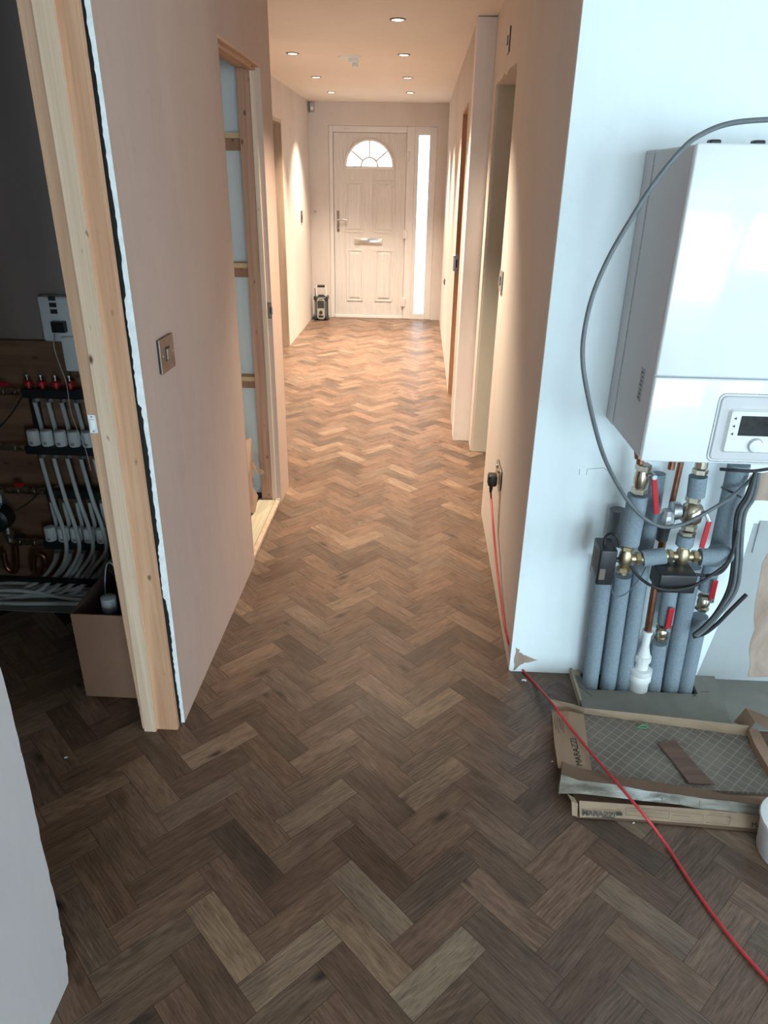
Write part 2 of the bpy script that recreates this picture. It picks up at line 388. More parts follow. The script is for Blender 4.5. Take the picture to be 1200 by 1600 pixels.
M['blue_bottle'] = plain('blue_plastic', (0.08, 0.12, 0.30), 0.3)
M['lens'] = emit('lamp_lens', (1.0, 0.86, 0.68), 14.0)
M['trim_dark'] = plain('satin_nickel_trim', (0.22, 0.19, 0.16), 0.35, 0.9)
M['silver'] = plain('silver_plastic', srgb(168, 165, 162), 0.45, 0.1)
M['carton'] = plain('brown_box_card', srgb(138, 102, 80), 0.85, var=0.06, vs=10)
M['carton_in'] = plain('box_inside_card', srgb(92, 70, 58), 0.9)

# ------------------------------------------------------------------ setting
CEIL = 2.33
LX = -0.683      # left corridor wall face
RX = 0.36        # right corridor wall face
BY = 2.03        # boiler wall face
# floor planks
PL, PW = 0.2265, 0.0749
OA, OB = 0.416, 0.811
special = {}
def near_idx(u, v, typ):
    if typ == 'A': du, dv = u-OA, v-OB
    else: du, dv = u-OA, v-OB-PW
    mm = (du+dv)/2/PW; nn = (du-dv)/2/PL
    return (typ, round(nn), round(mm))
for typ, u, v, tone in [('A', .637, 1.488, .95), ('A', .416, .811, .98), ('A', .641, .584, 1.0), ('B', .415, .885, .97), ('B', 1.543, 1.552, .12),
                        ('B', .939, .505, .72), ('B', 1.094, .652, .66), ('B', .718, .734, .85), ('B', .643, .664, .88)]:
    special[near_idx(u, v, typ)] = tone
def floor_planks():
    me_v, me_f, uvs, cols = [], [], [], []
    r2 = math.sqrt(2); rg = random.Random(21); g = 0.0005
    def ok(x, y):
        if y > 9.2 or y < -4.6 or x > 3.7 or x < -2.7: return False
        if y > 3.8 and (x > 1.6 or x < -2.4): return False
        if x > 1.0 and 1.80 < y: return False
        if x < -0.86 and 2.27 < y < 3.5: return False
        return True
    for n in range(-40, 41):
        for mm in range(-90, 160):
            u0 = OA+n*PL+mm*PW; v0 = OB-n*PL+mm*PW
            for typ in 'AB':
                q = (u0, v0, u0+PL, v0+PW) if typ == 'A' else (u0, v0+PW, u0+PW, v0+PW+PL)
                cx, cy = ((q[0]+q[2])/2-(q[1]+q[3])/2)/r2, ((q[0]+q[2])/2+(q[1]+q[3])/2)/r2
                if not ok(cx, cy): continue
                t = rg.random(); tone = 0.22+0.42*t
                if rg.random() < 0.13: tone = 0.62+0.22*rg.random()
                if rg.random() < 0.12: tone = 0.05+0.12*rg.random()
                tone = special.get((typ, n, mm), tone)
                hue = rg.random()**1.6; ou, ov = rg.random()*40, rg.random()*40
                cs = [(q[0]+g, q[1]+g), (q[2]-g, q[1]+g), (q[2]-g, q[3]-g), (q[0]+g, q[3]-g)]
                b = len(me_v)
                for (u, v) in cs: me_v.append(((u-v)/r2, (u+v)/r2, 0.0))
                me_f.append((b, b+1, b+2, b+3))
                for (u, v) in cs:
                    lu, lv = u-q[0], v-q[1]
                    if typ == 'B': lu, lv = lv, lu
                    uvs.append((lu+ou, lv+ov)); cols.append((tone, hue, rg.random(), 1))
    me = bpy.data.meshes.new('floor'); me.from_pydata(me_v, [], me_f)
    ul = me.uv_layers.new(name='plank')
    for i, c in enumerate(uvs): ul.data[i].uv = c
    ca = me.color_attributes.new('tone', 'FLOAT_COLOR', 'CORNER')
    for i, c in enumerate(cols): ca.data[i].color = c
    me.materials.append(M['floor']); me.materials.append(M['grout'])
    bm = bmesh.new(); bm.from_mesh(me)
    bmesh.ops.recalc_face_normals(bm, faces=bm.faces)
    for f in bm.faces:
        if f.normal.z < 0: f.normal_flip()
    # base slab under the planks
    v = [bm.verts.new(p) for p in [(-2.8, -4.7, -0.0012), (3.8, -4.7, -0.0012), (3.8, 9.3, -0.0012), (-2.8, 9.3, -0.0012), (-2.8, -4.7, -0.12), (3.8, -4.7, -0.12), (3.8, 9.3, -0.12), (-2.8, 9.3, -0.12)]]
    for f in ((0,1,2,3),(7,6,5,4),(0,4,5,1),(1,5,6,2),(2,6,7,3),(3,7,4,0)):
        ff = bm.faces.new([v[i] for i in f]); ff.material_index = 1
    bm.to_mesh(me); bm.free()
    o = bpy.data.objects.new('floor', me); COL.objects.link(o); o['kind'] = 'structure'
floor_planks()
struct(MB().prism([(1.035, 1.78, 0.001), (1.6, 1.78, 0.001), (1.6, 2.03, 0.001), (1.035, 2.03, 0.001)], (0, 0, 0.004)), 'trim_1', M['screed'])
struct(MB().prism([(-2.6, 2.27, 0.001), (-0.81, 2.27, 0.001), (-0.81, 2.45, 0.001), (-2.6, 2.45, 0.001)], (0, 0, 0.003)), 'trim_2', M['screed'])
struct(MB().box(-2.8, 3.8, -4.7, 9.3, CEIL, CEIL+0.1), 'ceiling', M['ceiling'])

def jag(a, b, n, amp, perp, rg):     # jagged polyline a->b
    a, b, perp = Vector(a), Vector(b), Vector(perp)
    return [a.lerp(b, i/n)+perp*(rg.uniform(-amp, amp) if 0 < i < n else 0) for i in range(n+1)]
rg = random.Random(3)
# left stub wall near the camera (its end edge wanders a little)
edge = [(-0.686, 0.905, 0.0), (-0.686, 0.918, 0.06), (-0.686, 0.924, 0.14), (-0.686, 0.930, 0.21), (-0.686, 0.934, 0.36), (-0.686, 0.942, 0.55), (-0.686, 0.946, 0.76), (-0.686, 0.945, 1.4), (-0.686, 0.945, CEIL)]
ed = spline(edge, 6)
ed = [p+Vector((0, rg.uniform(-0.0018, 0.0018), 0)) for p in ed]
struct(MB().prism([(-0.686, -4.5, 0)]+[tuple(p) for p in ed]+[(-0.686, -4.5, CEIL)], (-0.115, 0, 0)), 'wall_left_front', M['paint_left'])
# left corridor wall with the cupboard opening
OY0, OY1, OZ = 2.70, 3.375, 1.965
w = MB()
bot = [(LX, 1.702, 0.0)]
tp = [(LX, 1.702, CEIL), (LX, 3.6, CEIL), (LX, 3.6, 0)]
far = [(LX, OY1, 0), (LX, OY1, OZ), (LX, OY0, OZ), (LX, OY0, 0)]
w.prism(bot+tp+far, (-0.022, 0, 0))
struct(w, 'wall_left', M['plaster_pink'])
struct(MB().box(-0.785, LX-0.022, 1.73, OY0, 0, CEIL).box(-0.785, LX-0.022, OY0, OY1, OZ+0.02, CEIL).box(-0.785, LX-0.022, OY1+0.02, 3.6, 0, CEIL), 'wall_left_core', M['blue_board'])
struct(MB().box(-0.80, -0.686, 0.945, 1.66, 2.02, CEIL), 'wall_left_header', M['paint_left'])
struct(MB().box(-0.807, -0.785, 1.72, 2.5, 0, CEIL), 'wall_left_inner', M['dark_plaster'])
# cupboard behind the left wall
struct(MB().box(-1.40, -0.785, 3.50, 3.60, 0, CEIL), 'wall_cupboard_end', M['blue_board'])
struct(MB().box(-1.36, -1.30, 2.60, 3.50, 0, CEIL), 'wall_cupboard_back', M['blue_board'])
# far left wall
struct(MB().box(-1.42, -1.30, 3.60, 6.45, 0, CEIL).box(-1.42, -1.30, 6.45, 7.25, 2.03, CEIL).box(-1.42, -1.30, 7.25, 8.96, 0, CEIL), 'wall_left_far', M['plaster_far'])
# end wall round the entrance frame
DX0, DX1, DZ = -1.078, 0.146, 2.10
struct(MB().box(-1.42, DX0, 8.96, 9.16, 0, CEIL).box(DX1, 0.5, 8.96, 9.16, 0, CEIL).box(DX0, DX1, 8.96, 9.16, DZ, CEIL), 'wall_end', M['plaster_far'])
# right corridor wall, near part
w = MB().box(RX, RX+0.11, BY+0.013, 3.34, 0, CEIL)
hz = [(RX, 3.34, 1.985)]+[tuple(p) for p in jag((RX, 3.36, 1.975), (RX, 4.25, 2.00), 16, 0.012, (0, 0, 1), rg)]+[(RX, 4.27, 2.0)]
w.prism([(RX, 3.34, CEIL)]+hz+[(RX, 4.27, CEIL)], (0.11, 0, 0))
w.box(RX, RX+0.11, 4.27, 4.47, 0, CEIL)
struct(w, 'wall_right', M['plaster_beige'])
struct(MB().box(0.372, 0.52, 4.262, 4.27, 0, 2.0), 'trim_3', M['jamb_green'])
struct(MB().box(0.258, 0.385, 4.462, 4.62, 0, CEIL-0.004), 'wall_right_pier', M['column'])
struct(MB().box(0.262, 0.37, 4.62, 5.00, 0, CEIL).box(0.262, 0.37, 5.0, 5.62, 1.985, CEIL).box(0.262, 0.37, 5.62, 8.96, 0, CEIL), 'wall_right_far', M['plaster_far'])
# boiler wall
w = MB().box(0.364, 1.62, BY, BY+0.013, 0.0, CEIL).box(RX+0.11, 3.6, BY+0.013, BY+0.113, 0, CEIL)
struct(w, 'wall_boiler', M['paint_white'])
rg2 = random.Random(11)
cj = [(RX, BY-0.0004, 0)]+[(RX+0.011+rg2.uniform(-0.004, 0.004), BY-0.0004, 0.02+0.06*i) for i in range(38)]+[(RX, BY-0.0004, CEIL)]
struct(MB().prism(cj, (0, 0.0134, 0)), 'trim_4', M['paint_white'])
# chipped plaster patch by the corner foot
def patch(pts, name, mat, n=5, amp=0.004, th=0.002):
    P = []
    for i in range(len(pts)):
        a = Vector(pts[i]); b = Vector(pts[(i+1) % len(pts)])
        for k in range(n):
            p = a.lerp(b, k/n)
            if k: p += Vector((rg2.uniform(-amp, amp), 0, rg2.uniform(-amp, amp)))
            P.append(p)
    struct(MB().prism(P, (0, -th, 0)), name, mat)
patch([(0.375, BY, 0.004), (0.375, BY, 0.10), (0.40, BY, 0.072), (0.455, BY, 0.052), (0.41, BY, 0.04), (0.385, BY, 0.012)], 'trim_5', M['rough_pink'])
# rough plaster to the right of the pipes
q = [at(1166, 1062, BY), at(1196, 880, BY), at(1215, 780, BY)]
patch([(q[0].x, BY, 0.02), (q[1].x-0.01, BY, q[1].z), (q[2].x, BY, q[2].z+0.05), (1.6, BY, 0.9), (1.6, BY, 0.02)], 'trim_6', M['rough_pink'], 9, 0.008)
q = [at(1172, 742, BY), at(1235, 735, BY), at(1240, 783, BY), at(1166, 783, BY)]
patch([(p.x, BY, p.z) for p in q], 'trim_7', M['rough_pink'], 6, 0.005)
mb = MB()
for a, b_ in [((906, 733), (905, 742)), ((918, 732), (916, 742)), ((920, 733), (942, 731)), ((942, 731), (952, 737))]:
    A, B = at(*a, BY-0.0004), at(*b_, BY-0.0004); mb.tube([A, B], 0.0006, 5)
mb.build('trim_11', M['ink_soft'], kind='structure')
struct(MB().prism([(1.0, BY, 0.004), (1.6, BY, 0.004), (1.6, BY, 0.60), (1.06, BY, 0.60), (1.05, BY, 0.35)], (0, -0.001, 0)), 'trim_12', M['grey_board'])
# raised grey patching panel
q = [at(1160, 790, BY), at(1235, 790, BY), at(1235, 880, BY), at(1150, 880, BY)]
struct(MB().box(1.075, 1.30, BY-0.006, BY, 0.50, 0.61), 'trim_8', M['grey_board'])
# outer shell: kitchen, utility room and backs
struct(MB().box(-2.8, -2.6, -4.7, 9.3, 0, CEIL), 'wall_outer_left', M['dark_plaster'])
struct(MB().box(3.6, 3.8, -4.7, -1.9, 0, CEIL).box(3.6, 3.8, 0.8, 9.3, 0, CEIL).box(3.6, 3.8, -1.9, 0.8, 2.1, CEIL), 'wall_outer_right', M['paint_left'])
struct(MB().box(-2.6, 0.0, -4.7, -4.5, 0, CEIL).box(2.1, 2.65, -4.7, -4.5, 0, CEIL).box(0.0, 2.1, -4.7, -4.5, 2.1, CEIL).box(2.65, 3.6, -4.7, -4.5, 0, 0.8).box(2.65, 3.6, -4.7, -4.5, 2.1, CEIL), 'wall_rear', M['paint_left'])
struct(MB().box(-2.6, -1.42, 9.16, 9.3, 0, CEIL).box(0.5, 3.6, 9.16, 9.3, 0, CEIL), 'wall_end_outer', M['plaster_far'])
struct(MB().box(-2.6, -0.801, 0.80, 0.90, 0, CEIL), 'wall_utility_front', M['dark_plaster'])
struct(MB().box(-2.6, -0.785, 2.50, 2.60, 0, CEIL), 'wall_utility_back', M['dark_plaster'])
# patio door and rear window of the kitchen
def window(name, x0, x1, y0, y1, z0, z1, along):
    t = 0.06; f = MB()
    if along == 'Y':
        f.box(x0, x1, y0, y0+t, z0, z1).box(x0, x1, y1-t, y1, z0, z1).box(x0, x1, y0+t, y1-t, z0, z0+t).box(x0, x1, y0+t, y1-t, z1-t, z1)
        c = (y0+y1)/2; f.box(x0, x1, c-t/2, c+t/2, z0+t, z1-t); g = MB().box((x0+x1)/2-.003, (x0+x1)/2+.003, y0+t, y1-t, z0+t, z1-t)
    else:
        f.box(x0, x0+t, y0, y1, z0, z1).box(x1-t, x1, y0, y1, z0, z1).box(x0+t, x1-t, y0, y1, z0, z0+t).box(x0+t, x1-t, y0, y1, z1-t, z1)
        c = (x0+x1)/2; f.box(c-t/2, c+t/2, y0, y1, z0+t, z1-t); g = MB().box(x0+t, x1-t, (y0+y1)/2-.003, (y0+y1)/2+.003, z0+t, z1-t)
    fr = f.build(name, M['upvc'], kind='structure'); g.build('pane', M['glass'], fr)
window('window_1', 3.66, 3.72, -1.9, 0.8, 0.0, 2.1, 'Y')
window('window_2', 2.65, 3.6, -4.63, -4.57, 0.8, 2.1, 'X')
window('door_2', 0.0, 2.1, -4.63, -4.57, 0.0, 2.1, 'X')

# ------------------------------------------------------------------ doorway lining at the left foreground
t = empty('doorway_lining', (-0.75, 1.68, 0), 'raw knotty pine door lining with pale stop on the cut end of the left wall', 'door frame')
def skew(a0, a1, b0, b1, y0, y1, z1, ml=0.0, mr=0.0):
    n = 8; f = lambda i: math.sin(PI*i/n)
    Lf = [(a0+(b0-a0)*i/n+ml*f(i), y0, z1*i/n) for i in range(n+1)]; Rt = [(a1+(b1-a1)*i/n+mr*f(i), y0, z1*i/n) for i in range(n+1)]
    return MB().prism(Rt+Lf[::-1], (0, y1-y0, 0))
skew(-0.803, -0.765, -0.817, -0.765, 1.664, 1.72, 2.0, -0.004, 0).build('lining_edge', M['pine'], t)
skew(-0.793, -0.757, -0.782, -0.739, 1.652, 1.663, 2.0, 0.007, 0.006).build('door_stop', M['pine_pale'], t, label='pale narrow pine stop batten')
MB().box(-0.765, -0.693, 1.664, 1.682, 0, 2.0, 0.001, 1).build('jamb', M['pine_orange'], t)
MB().box(-0.808, -0.693, 0.945, 1.66, 2.0, 2.02).build('head', M['pine_y'], t)
struct(MB().box(-0.780, -0.686, 1.7003, 1.7018, 0.0, CEIL), 'trim_9', M['gap_shade'])  # added black strip, paints the shade of the gap beside the lining
# broken white plasterboard edge
def strip_edge():
    rg = random.Random(5); L = []; Rr = []
    n = 230
    for i in range(n+1):
        z = 0.0+CEIL*i/n
        wdt = 0.0045 if (0.62 > z > 0.45 or 1.02 < z < 1.28) else 0
        bw = 0.007*math.sin(PI*min(z/1.9, 1)); L.append((-0.6935+bw-wdt*1.5+rg.uniform(-0.0018, 0.0012)+0.001*math.sin(z*23), 1.6985, z)); Rr.append((-0.6825+bw, 1.6985, z))
    return MB().prism(Rr+L[::-1], (0, 0.0017, 0))
struct(strip_edge(), 'trim_10', M['bead'])
c = empty('door_contact_switch', (-0.797, 1.664, 0.99), 'small white screwed contact switch plate on pine lining edge', 'switch')
a = at(145.5, 662, 1.664)
MB().box(a.x-0.010, a.x+0.010, 1.660, 1.664, a.z-0.024, a.z+0.024, 0.001, 1).build('plate', M['white_plastic'], c)
MB().box(a.x-0.005, a.x+0.008, 1.654, 1.6605, a.z-0.012, a.z+0.013, 0.002, 2).build('rocker', M['white_plastic'], c)
for dz in (-0.019, 0.019): MB().lathe((a.x, 1.661, a.z+dz), (0, -1, 0), [(0, 0.002), (0.001, 0.002)], 10).build('screw', M['steel'], c)

def plate_x(name, y, z, X, wy, hz, label, mat, facing=1, gap=True):
    """switch plate on a wall of constant X; facing +1 = towards +X"""
    t = empty(name, (X, y, z), label, 'light switch' if 'switch' in name else 'thermostat')
    f = facing
    xa = lambda a, b: (min(X+f*a, X+f*b), max(X+f*a, X+f*b))
    if gap: MB().box(*xa(0.0, 0.004), y-wy/2+0.002, y+wy/2-0.002, z-hz/2+0.002, z+hz/2-0.002).build('gasket', M['black'], t)
    MB().box(*xa(0.004, 0.009), y-wy/2, y+wy/2, z-hz/2, z+hz/2, 0.002, 2).build('face_plate', mat, t)
    MB().box(*xa(0.0085, 0.0105), y-0.016, y+0.016, z-0.019, z+0.019, 0.001, 1).build('rocker_surround', M['black'], t)
    MB().box(*xa(0.009, 0.014), y-0.013, y+0.013, z-0.016, z+0.016, 0.002, 2).build('rocker', mat, t)
    for dy in (-wy*0.36, wy*0.36): MB().lathe((X+f*0.009, y+dy, z), (f, 0, 0), [(0, 0.003), (0.001, 0.003)], 10).build('screw', M['steel'], t)
    return t
a = ax(259, 551, LX)
plate_x('wall_light_switch', a.y-0.010, a.z, LX, 0.110, 0.092, 'bronze metal light switch on the pink plaster left wall', M['bronze_plate'], 1)
plate_x('wall_light_switch', 8.26, 1.18, -1.30, 0.086, 0.12, 'tiny metal light switch on the far left wall near the entrance', M['bronze_plate'], 1)
plate_x('isolator_switch', 3.74, 2.112, RX, 0.090, 0.10, 'chrome isolator switch high on right wall above the ragged opening', M['chrome'], -1)
plate_x('wall_light_switch', 3.25, 1.155, RX, 0.086, 0.086, 'chrome light switch on right wall beside the ragged opening', M['chrome'], -1)
b = plate_x('wall_light_switch', 7.6, 0.62, 0.262, 0.086, 0.06, 'dark low switch plate on far right wall before the entrance', M['bronze_plate'], -1)
b['label'] = 'small dark plate low on far right wall before the entrance'; b['category'] = 'wall plate'; b.name = 'wall_plate'
# double socket with the plug and lead
t = empty('double_socket', (RX, 2.735, 0.455), 'chrome double socket low on right wall, black plug in it', 'socket')
MB().box(RX-0.004, RX, 2.665, 2.805, 0.412, 0.492).build('gasket', M['black'], t)
MB().box(RX-0.010, RX-0.004, 2.662, 2.808, 0.409, 0.495, 0.002, 2).build('face_plate', M['chrome'], t)
for y in (2.71, 2.77): MB().box(RX-0.015, RX-0.009, y-0.009, y+0.009, 0.472, 0.486, 0.002, 2).build('rocker', M['chrome'], t)
t = empty('extension_lead', (RX-0.03, 2.70, 0.43), 'red extension lead hanging from the socket and trailing across the floor', 'cable')
MB().box(RX-0.052, RX-0.0155, 2.682, 2.732, 0.418, 0.466, 0.008, 3).build('plug', M['black'], t, smooth=True, label='black moulded plug')
MB().lathe((RX-0.036, 2.706, 0.42), (0, 0, -1), [(0, 0.009), (0.02, 0.007), (0.034, 0.0055)], 12).build('strain_relief', M['black'], t, smooth=True)
pts = [Vector((RX-0.036, 2.706, 0.388))]
for (px, py, X) in [(770, 812, 0.325), (774, 860, 0.33), (780, 915, 0.335), (786, 960, 0.34), (791, 990, 0.345)]: pts.append(ax(px, py, X))
for (px, py, z) in [(801, 1022, 0.02), (817, 1047, 0.007), (838, 1070, 0.008), (862, 1098, 0.078), (880, 1122, 0.070), (892, 1138, 0.064), (930, 1184, 0.062), (963, 1222, 0.074), (1000, 1266, 0.058), (1020, 1291, 0.034), (1045, 1326, 0.008), (1085, 1388, 0.006), (1140, 1463, 0.006), (1204, 1536, 0.006), (1270, 1600, 0.006), (1330, 1680, 0.006)]: pts.append(fl(px, py, z))
MB().tube(spline(pts, 6), 0.0040, 10).build('lead', M['red_cable'], t, smooth=True)

# ------------------------------------------------------------------ cupboard opening on the left wall
t = empty('cupboard_door_lining', (-0.73, 3.385, 0), 'pine lining round the open cupboard in the left wall', 'door frame')
MB().box(-0.785, -0.727, OY1+0.001, OY1+0.022, 0.0, OZ-0.01, 0.001, 1).build('stud', M['pine_red'], t, label='reddish brown rear half of the jamb')
MB().box(-0.727, -0.705, OY1-0.011, OY1+0.02, 0.02, OZ-0.01, 0.001, 1).build('door_stop', M['pine_pale'], t, label='pale nailed stop')
MB().box(-0.705, -0.6835, OY1+0.0005, OY1+0.022, 0.0, OZ-0.01, 0.001, 1).build('jamb', M['pine'], t)
MB().box(-0.785, -0.6835, OY0+0.0005, OY1+0.022, OZ-0.01, OZ+0.018).box(-0.727, -0.705, OY0+0.02, OY1, OZ-0.022, OZ-0.009).build('head', M['pine_y'], t)
MB().box(-0.785, -0.6835, OY0, OY0+0.018, 0.0, OZ-0.01).build('near_jamb', M['lining_grey'], t)
MB().box(-0.80, -0.712, OY0+0.018, OY1, 0.004, 0.020).build('sill_board', M['cream_board'], t, label='cream floor board inside the opening')
MB().box(-0.709, -0.686, OY0+0.018, OY1, 0.004, 0.026, 0.002, 1).build('threshold_strip', M['lining_grey'], t)
k = MB().box(-0.703, -0.6845, OY1-0.0025, OY1+0.001, 0.948, 1.022).build('latch_keep', M['trim_dark'], t, label='dark metal latch keep')
MB().box(-0.6925, -0.6875, OY1-0.003, OY1-0.0025, 0.972, 0.998).build('latch_hole', M['gap_shade'], k)
MB().box(-0.6845, -0.6795, OY1-0.006, OY1+0.003, 0.968, 1.002, 0.001, 1).build('keep_lip', M['chrome'], k)
for dz in (0.960, 1.010): MB().lathe((-0.691, OY1-0.003, dz), (0, -1, 0), [(0, 0.0022), (0.001, 0.0022)], 8).build('screw', M['steel'], k)
for i, z in enumerate((1.715, 1.18, 0.645)):
    n = ['highest', 'middle', 'lowest'][i]
    s = empty('shelf_bearer', (-1.0, 3.49, z), n+' of the pine shelf bearers on the pale back panel of the open cupboard', 'shelf bearer', 'shelf bearers in the cupboard')
    MB().box(-1.28, -0.79, 3.478, 3.498, z-0.062, z-0.016).build('rail', M['pine_red'], s)
    MB().box(-1.28, -0.79, 3.435, 3.498, z-0.016, z+0.006).build('slat', M['pine_x'], s)
    MB().box(-0.895, -0.880, 3.44, 3.478, z-0.036, z-0.016).build('block', M['pine_x'], s)
# torn cardboard in the cupboard
def card_piece():
    A = [at(384, 688, 3.20), at(391, 684, 3.24), at(392, 705, 3.24), at(396, 735, 3.24), at(393, 760, 3.22), at(402, 775, 3.24), at(397, 803, 3.20), at(389, 800, 3.12), at(388, 740, 3.14)]
    return MB().prism(A, (0.004, 0.004, 0))
t = empty('torn_cardboard', (-0.78, 3.2, 0.02), 'torn brown cardboard strip standing just inside the open cupboard', 'cardboard')
card_piece().build('sheet', M['cardboard_dark'], t)
MB().sheet([[at(395, 722, 3.22), at(404, 733, 3.25), at(412, 735, 3.27)], [at(396, 730, 3.22), at(404, 741, 3.25), at(413, 741, 3.27)]], 0.003).build('torn_flap', M['cardboard'], t)

# far left door opening lining
t = empty('far_door_lining', (-1.36, 7.25, 0), 'plain greyish door lining in the far left wall', 'door frame')
MB().box(-1.42, -1.2985, 7.225, 7.2495, 0, 2.03).build('jamb', M['lining_grey'], t)
MB().box(-1.42, -1.2985, 6.4505, 6.475, 0, 2.03).build('jamb', M['lining_grey'], t)
MB().box(-1.42, -1.2985, 6.475, 7.225, 2.0, 2.0295).build('head', M['cream_board'], t)
# far right door lining, orange pine
t = empty('pocket_door_lining', (0.31, 5.62, 0), 'orange knotty pine door lining in the far right wall', 'door frame')
MB().box(0.2605, 0.37, 5.60, 5.6195, 0, 1.984).build('jamb', M['pine_orange'], t)
MB().box(0.2635, 0.37, 5.0005, 5.02, 0, 1.984).build('jamb', M['pine_orange'], t)
MB().box(0.2605, 0.37, 5.02, 5.60, 1.965, 1.9845).build('head', M['pine_y'], t)
k = MB().box(0.262, 0.285, 5.597, 5.60, 0.93, 1.06).build('strike_plate', M['steel'], t, label='grey steel strike plate')
MB().box(0.246, 0.262, 5.588, 5.603, 0.940, 1.050, 0.002, 1).build('plate_lip', M['steel'], k)
MB().box(0.268, 0.277, 5.5960, 5.597, 0.965, 1.02).build('latch_hole', M['gap_shade'], k)

# ------------------------------------------------------------------ entrance door
dz = 8.96
f = MB()
F0, F1 = 8.985, 9.05
f.box(DX0, -1.026-0.004, F0, F1, 0, DZ, 0.004, 1).box(-0.193, -0.10, F0, F1, 0.0, DZ, 0.004, 1)
f.box(-1.03, -0.193, F0+0.001, F1, 2.034, DZ, 0.004, 1).box(-1.03, -0.193, F0-0.01, F1, 0.0, 0.038, 0.004, 1)
f.box(-1.03, -1.0, 9.036, F1, 0.03, DZ-0.05).box(-0.215, -0.193, 9.036, F1, 0.03, DZ-0.05).box(-1.0, -0.215, 9.036, F1, 2.0, 2.036).box(-1.0, -0.215, 9.036, F1, 0.03, 0.06)
f.box(-0.10, -0.070, F0+0.004, F1, 0.0, DZ).box(0.072, DX1, F0+0.001, F1, 0.0, DZ, 0.004, 1).box(-0.07, 0.072, F0+0.002, F1, 2.018, DZ).box(-0.07, 0.072, F0+0.002, F1, 0, 0.064)
fr = f.build('door_1', M['upvc'], kind='structure')
MB().box(-0.068, 0.070, 9.012, 9.020, 0.066, 2.016).build('sidelight_pane', M['glass'], fr)
g = MB()
for a in ((-0.072, -0.060), (0.062, 0.074)): g.box(a[0], a[1], F0+0.006, 9.012, 0.054, 2.028)
g.box(-0.06, 0.062, F0+0.006, 9.012, 0.054, 0.066).box(-0.06, 0.062, F0+0.006, 9.012, 2.016, 2.028)
g.build('glazing_bead', M['upvc'], fr)
MB().box(-0.90, -0.84, F0-0.006, F0, 2.055, 2.075, 0.002, 1).build('trickle_vent', M['upvc'], fr)
# door leaf: slab with the semicircle cut, panels and mouldings
leaf = empty('entrance_door', (-0.61, 9.0, 0.04), 'white four panel entrance door with half round glass fanlight', 'door')
LX0, LX1, LZ0, LZ1 = -1.024, -0.197, 0.042, 2.030
FY0, FY1 = 8.990, 9.034
cx, cz, rad = -0.616, 1.690, 0.262
nseg = 28
arc = [(cx+rad*math.cos(PI*i/nseg), cz+rad*math.sin(PI*i/nseg)) for i in range(nseg+1)]
mb = MB()
# face ring = outer rect minus half disc, split at the base line
mb.box(LX0, LX1, FY0, FY1, LZ0, cz)
top = [(LX1, cz), (LX1, LZ1), (LX0, LZ1), (LX0, cz)]
outer = []
for i in range(nseg+1):
    a = PI*i/nseg; dx, dzv = math.cos(a), math.sin(a)
    ts = []
    if dx > 1e-6: ts.append((LX1-cx)/dx)
    if dx < -1e-6: ts.append((LX0-cx)/dx)
    if dzv > 1e-6: ts.append((LZ1-cz)/dzv)
    tt = min(ts); outer.append((cx+dx*tt, cz+dzv*tt))
for i in range(nseg):
    poly = [arc[i], outer[i]]
    for cnr in ((LX1, LZ1), (LX0, LZ1)):
        a0 = math.atan2(outer[i][1]-cz, outer[i][0]-cx); a1 = math.atan2(outer[i+1][1]-cz, outer[i+1][0]-cx); ac = math.atan2(cnr[1]-cz, cnr[0]-cx)
        if a0 < ac < a1: poly.append(cnr)
    poly += [outer[i+1], arc[i+1]]
    mb.prism([(p[0], FY0, p[1]) for p in poly], (0, FY1-FY0, 0))
mb.build('leaf', M['door'], leaf)
# fanlight glass with bars
MB().prism([(p[0], 9.008, p[1]) for p in arc], (0, 0.006, 0)).build('fanlight_pane', M['glass'], leaf)
mb = MB()
fr1 = [Vector((cx+(rad+0.012)*math.cos(PI*i/nseg), FY0-0.004, cz+(rad+0.012)*math.sin(PI*i/nseg))) for i in range(nseg+1)]
mb.tube(fr1, 0.016, 8)
mb.box(cx-rad-0.03, cx+rad+0.03, FY0-0.016, FY0+0.012, cz-0.03, cz+0.002, 0.004, 1)
mb.build('fanlight_frame', M['upvc'], leaf)
mb = MB()
ri = 0.095
mb.tube([Vector((cx+ri*math.cos(PI*i/12), 9.004, cz+ri*math.sin(PI*i/12))) for i in range(13)], 0.010, 6)
for a in (90, 38, 142):
    mb.tube([(cx+ri*math.cos(R(a)), 9.004, cz+ri*math.sin(R(a))), (cx+rad*math.cos(R(a)), 9.004, cz+rad*math.sin(R(a)))], 0.010, 6)
mb.build('glazing_bar', M['upvc'], leaf)
def door_panel(x0, x1, z0, z1):
    mb = MB(); w = 0.022
    # frame moulding bolection and raised field
    for (a, b, c, d) in ((x0, x1, z1-w, z1), (x0, x1, z0, z0+w), (x0, x0+w, z0+w, z1-w), (x1-w, x1, z0+w, z1-w)):
        mb.box(a, b, FY0-0.007, FY0+0.002, c, d, 0.0035, 2)
    i = 0.05
    x2, x3, z2, z3 = x0+i, x1-i, z0+i, z1-i
    A = [(x0+w, z0+w), (x1-w, z0+w), (x1-w, z1-w), (x0+w, z1-w)]; B = [(x2, z2), (x3, z2), (x3, z3), (x2, z3)]
    va = [mb.bm.verts.new((x, FY0+0.001, z)) for x, z in A]; vb = [mb.bm.verts.new((x, FY0-0.009, z)) for x, z in B]
    for k in range(4): mb.bm.faces.new((va[k], va[(k+1)%4], vb[(k+1)%4], vb[k]))
    mb.bm.faces.new(vb)
    return mb.build('panel_moulding', M['door'], leaf)
for x0, x1 in ((-0.905, -0.675), (-0.560, -0.315)):
    door_panel(x0, x1, 0.985, 1.545); door_panel(x0+0.02, x1-0.01, 0.20, 0.80)
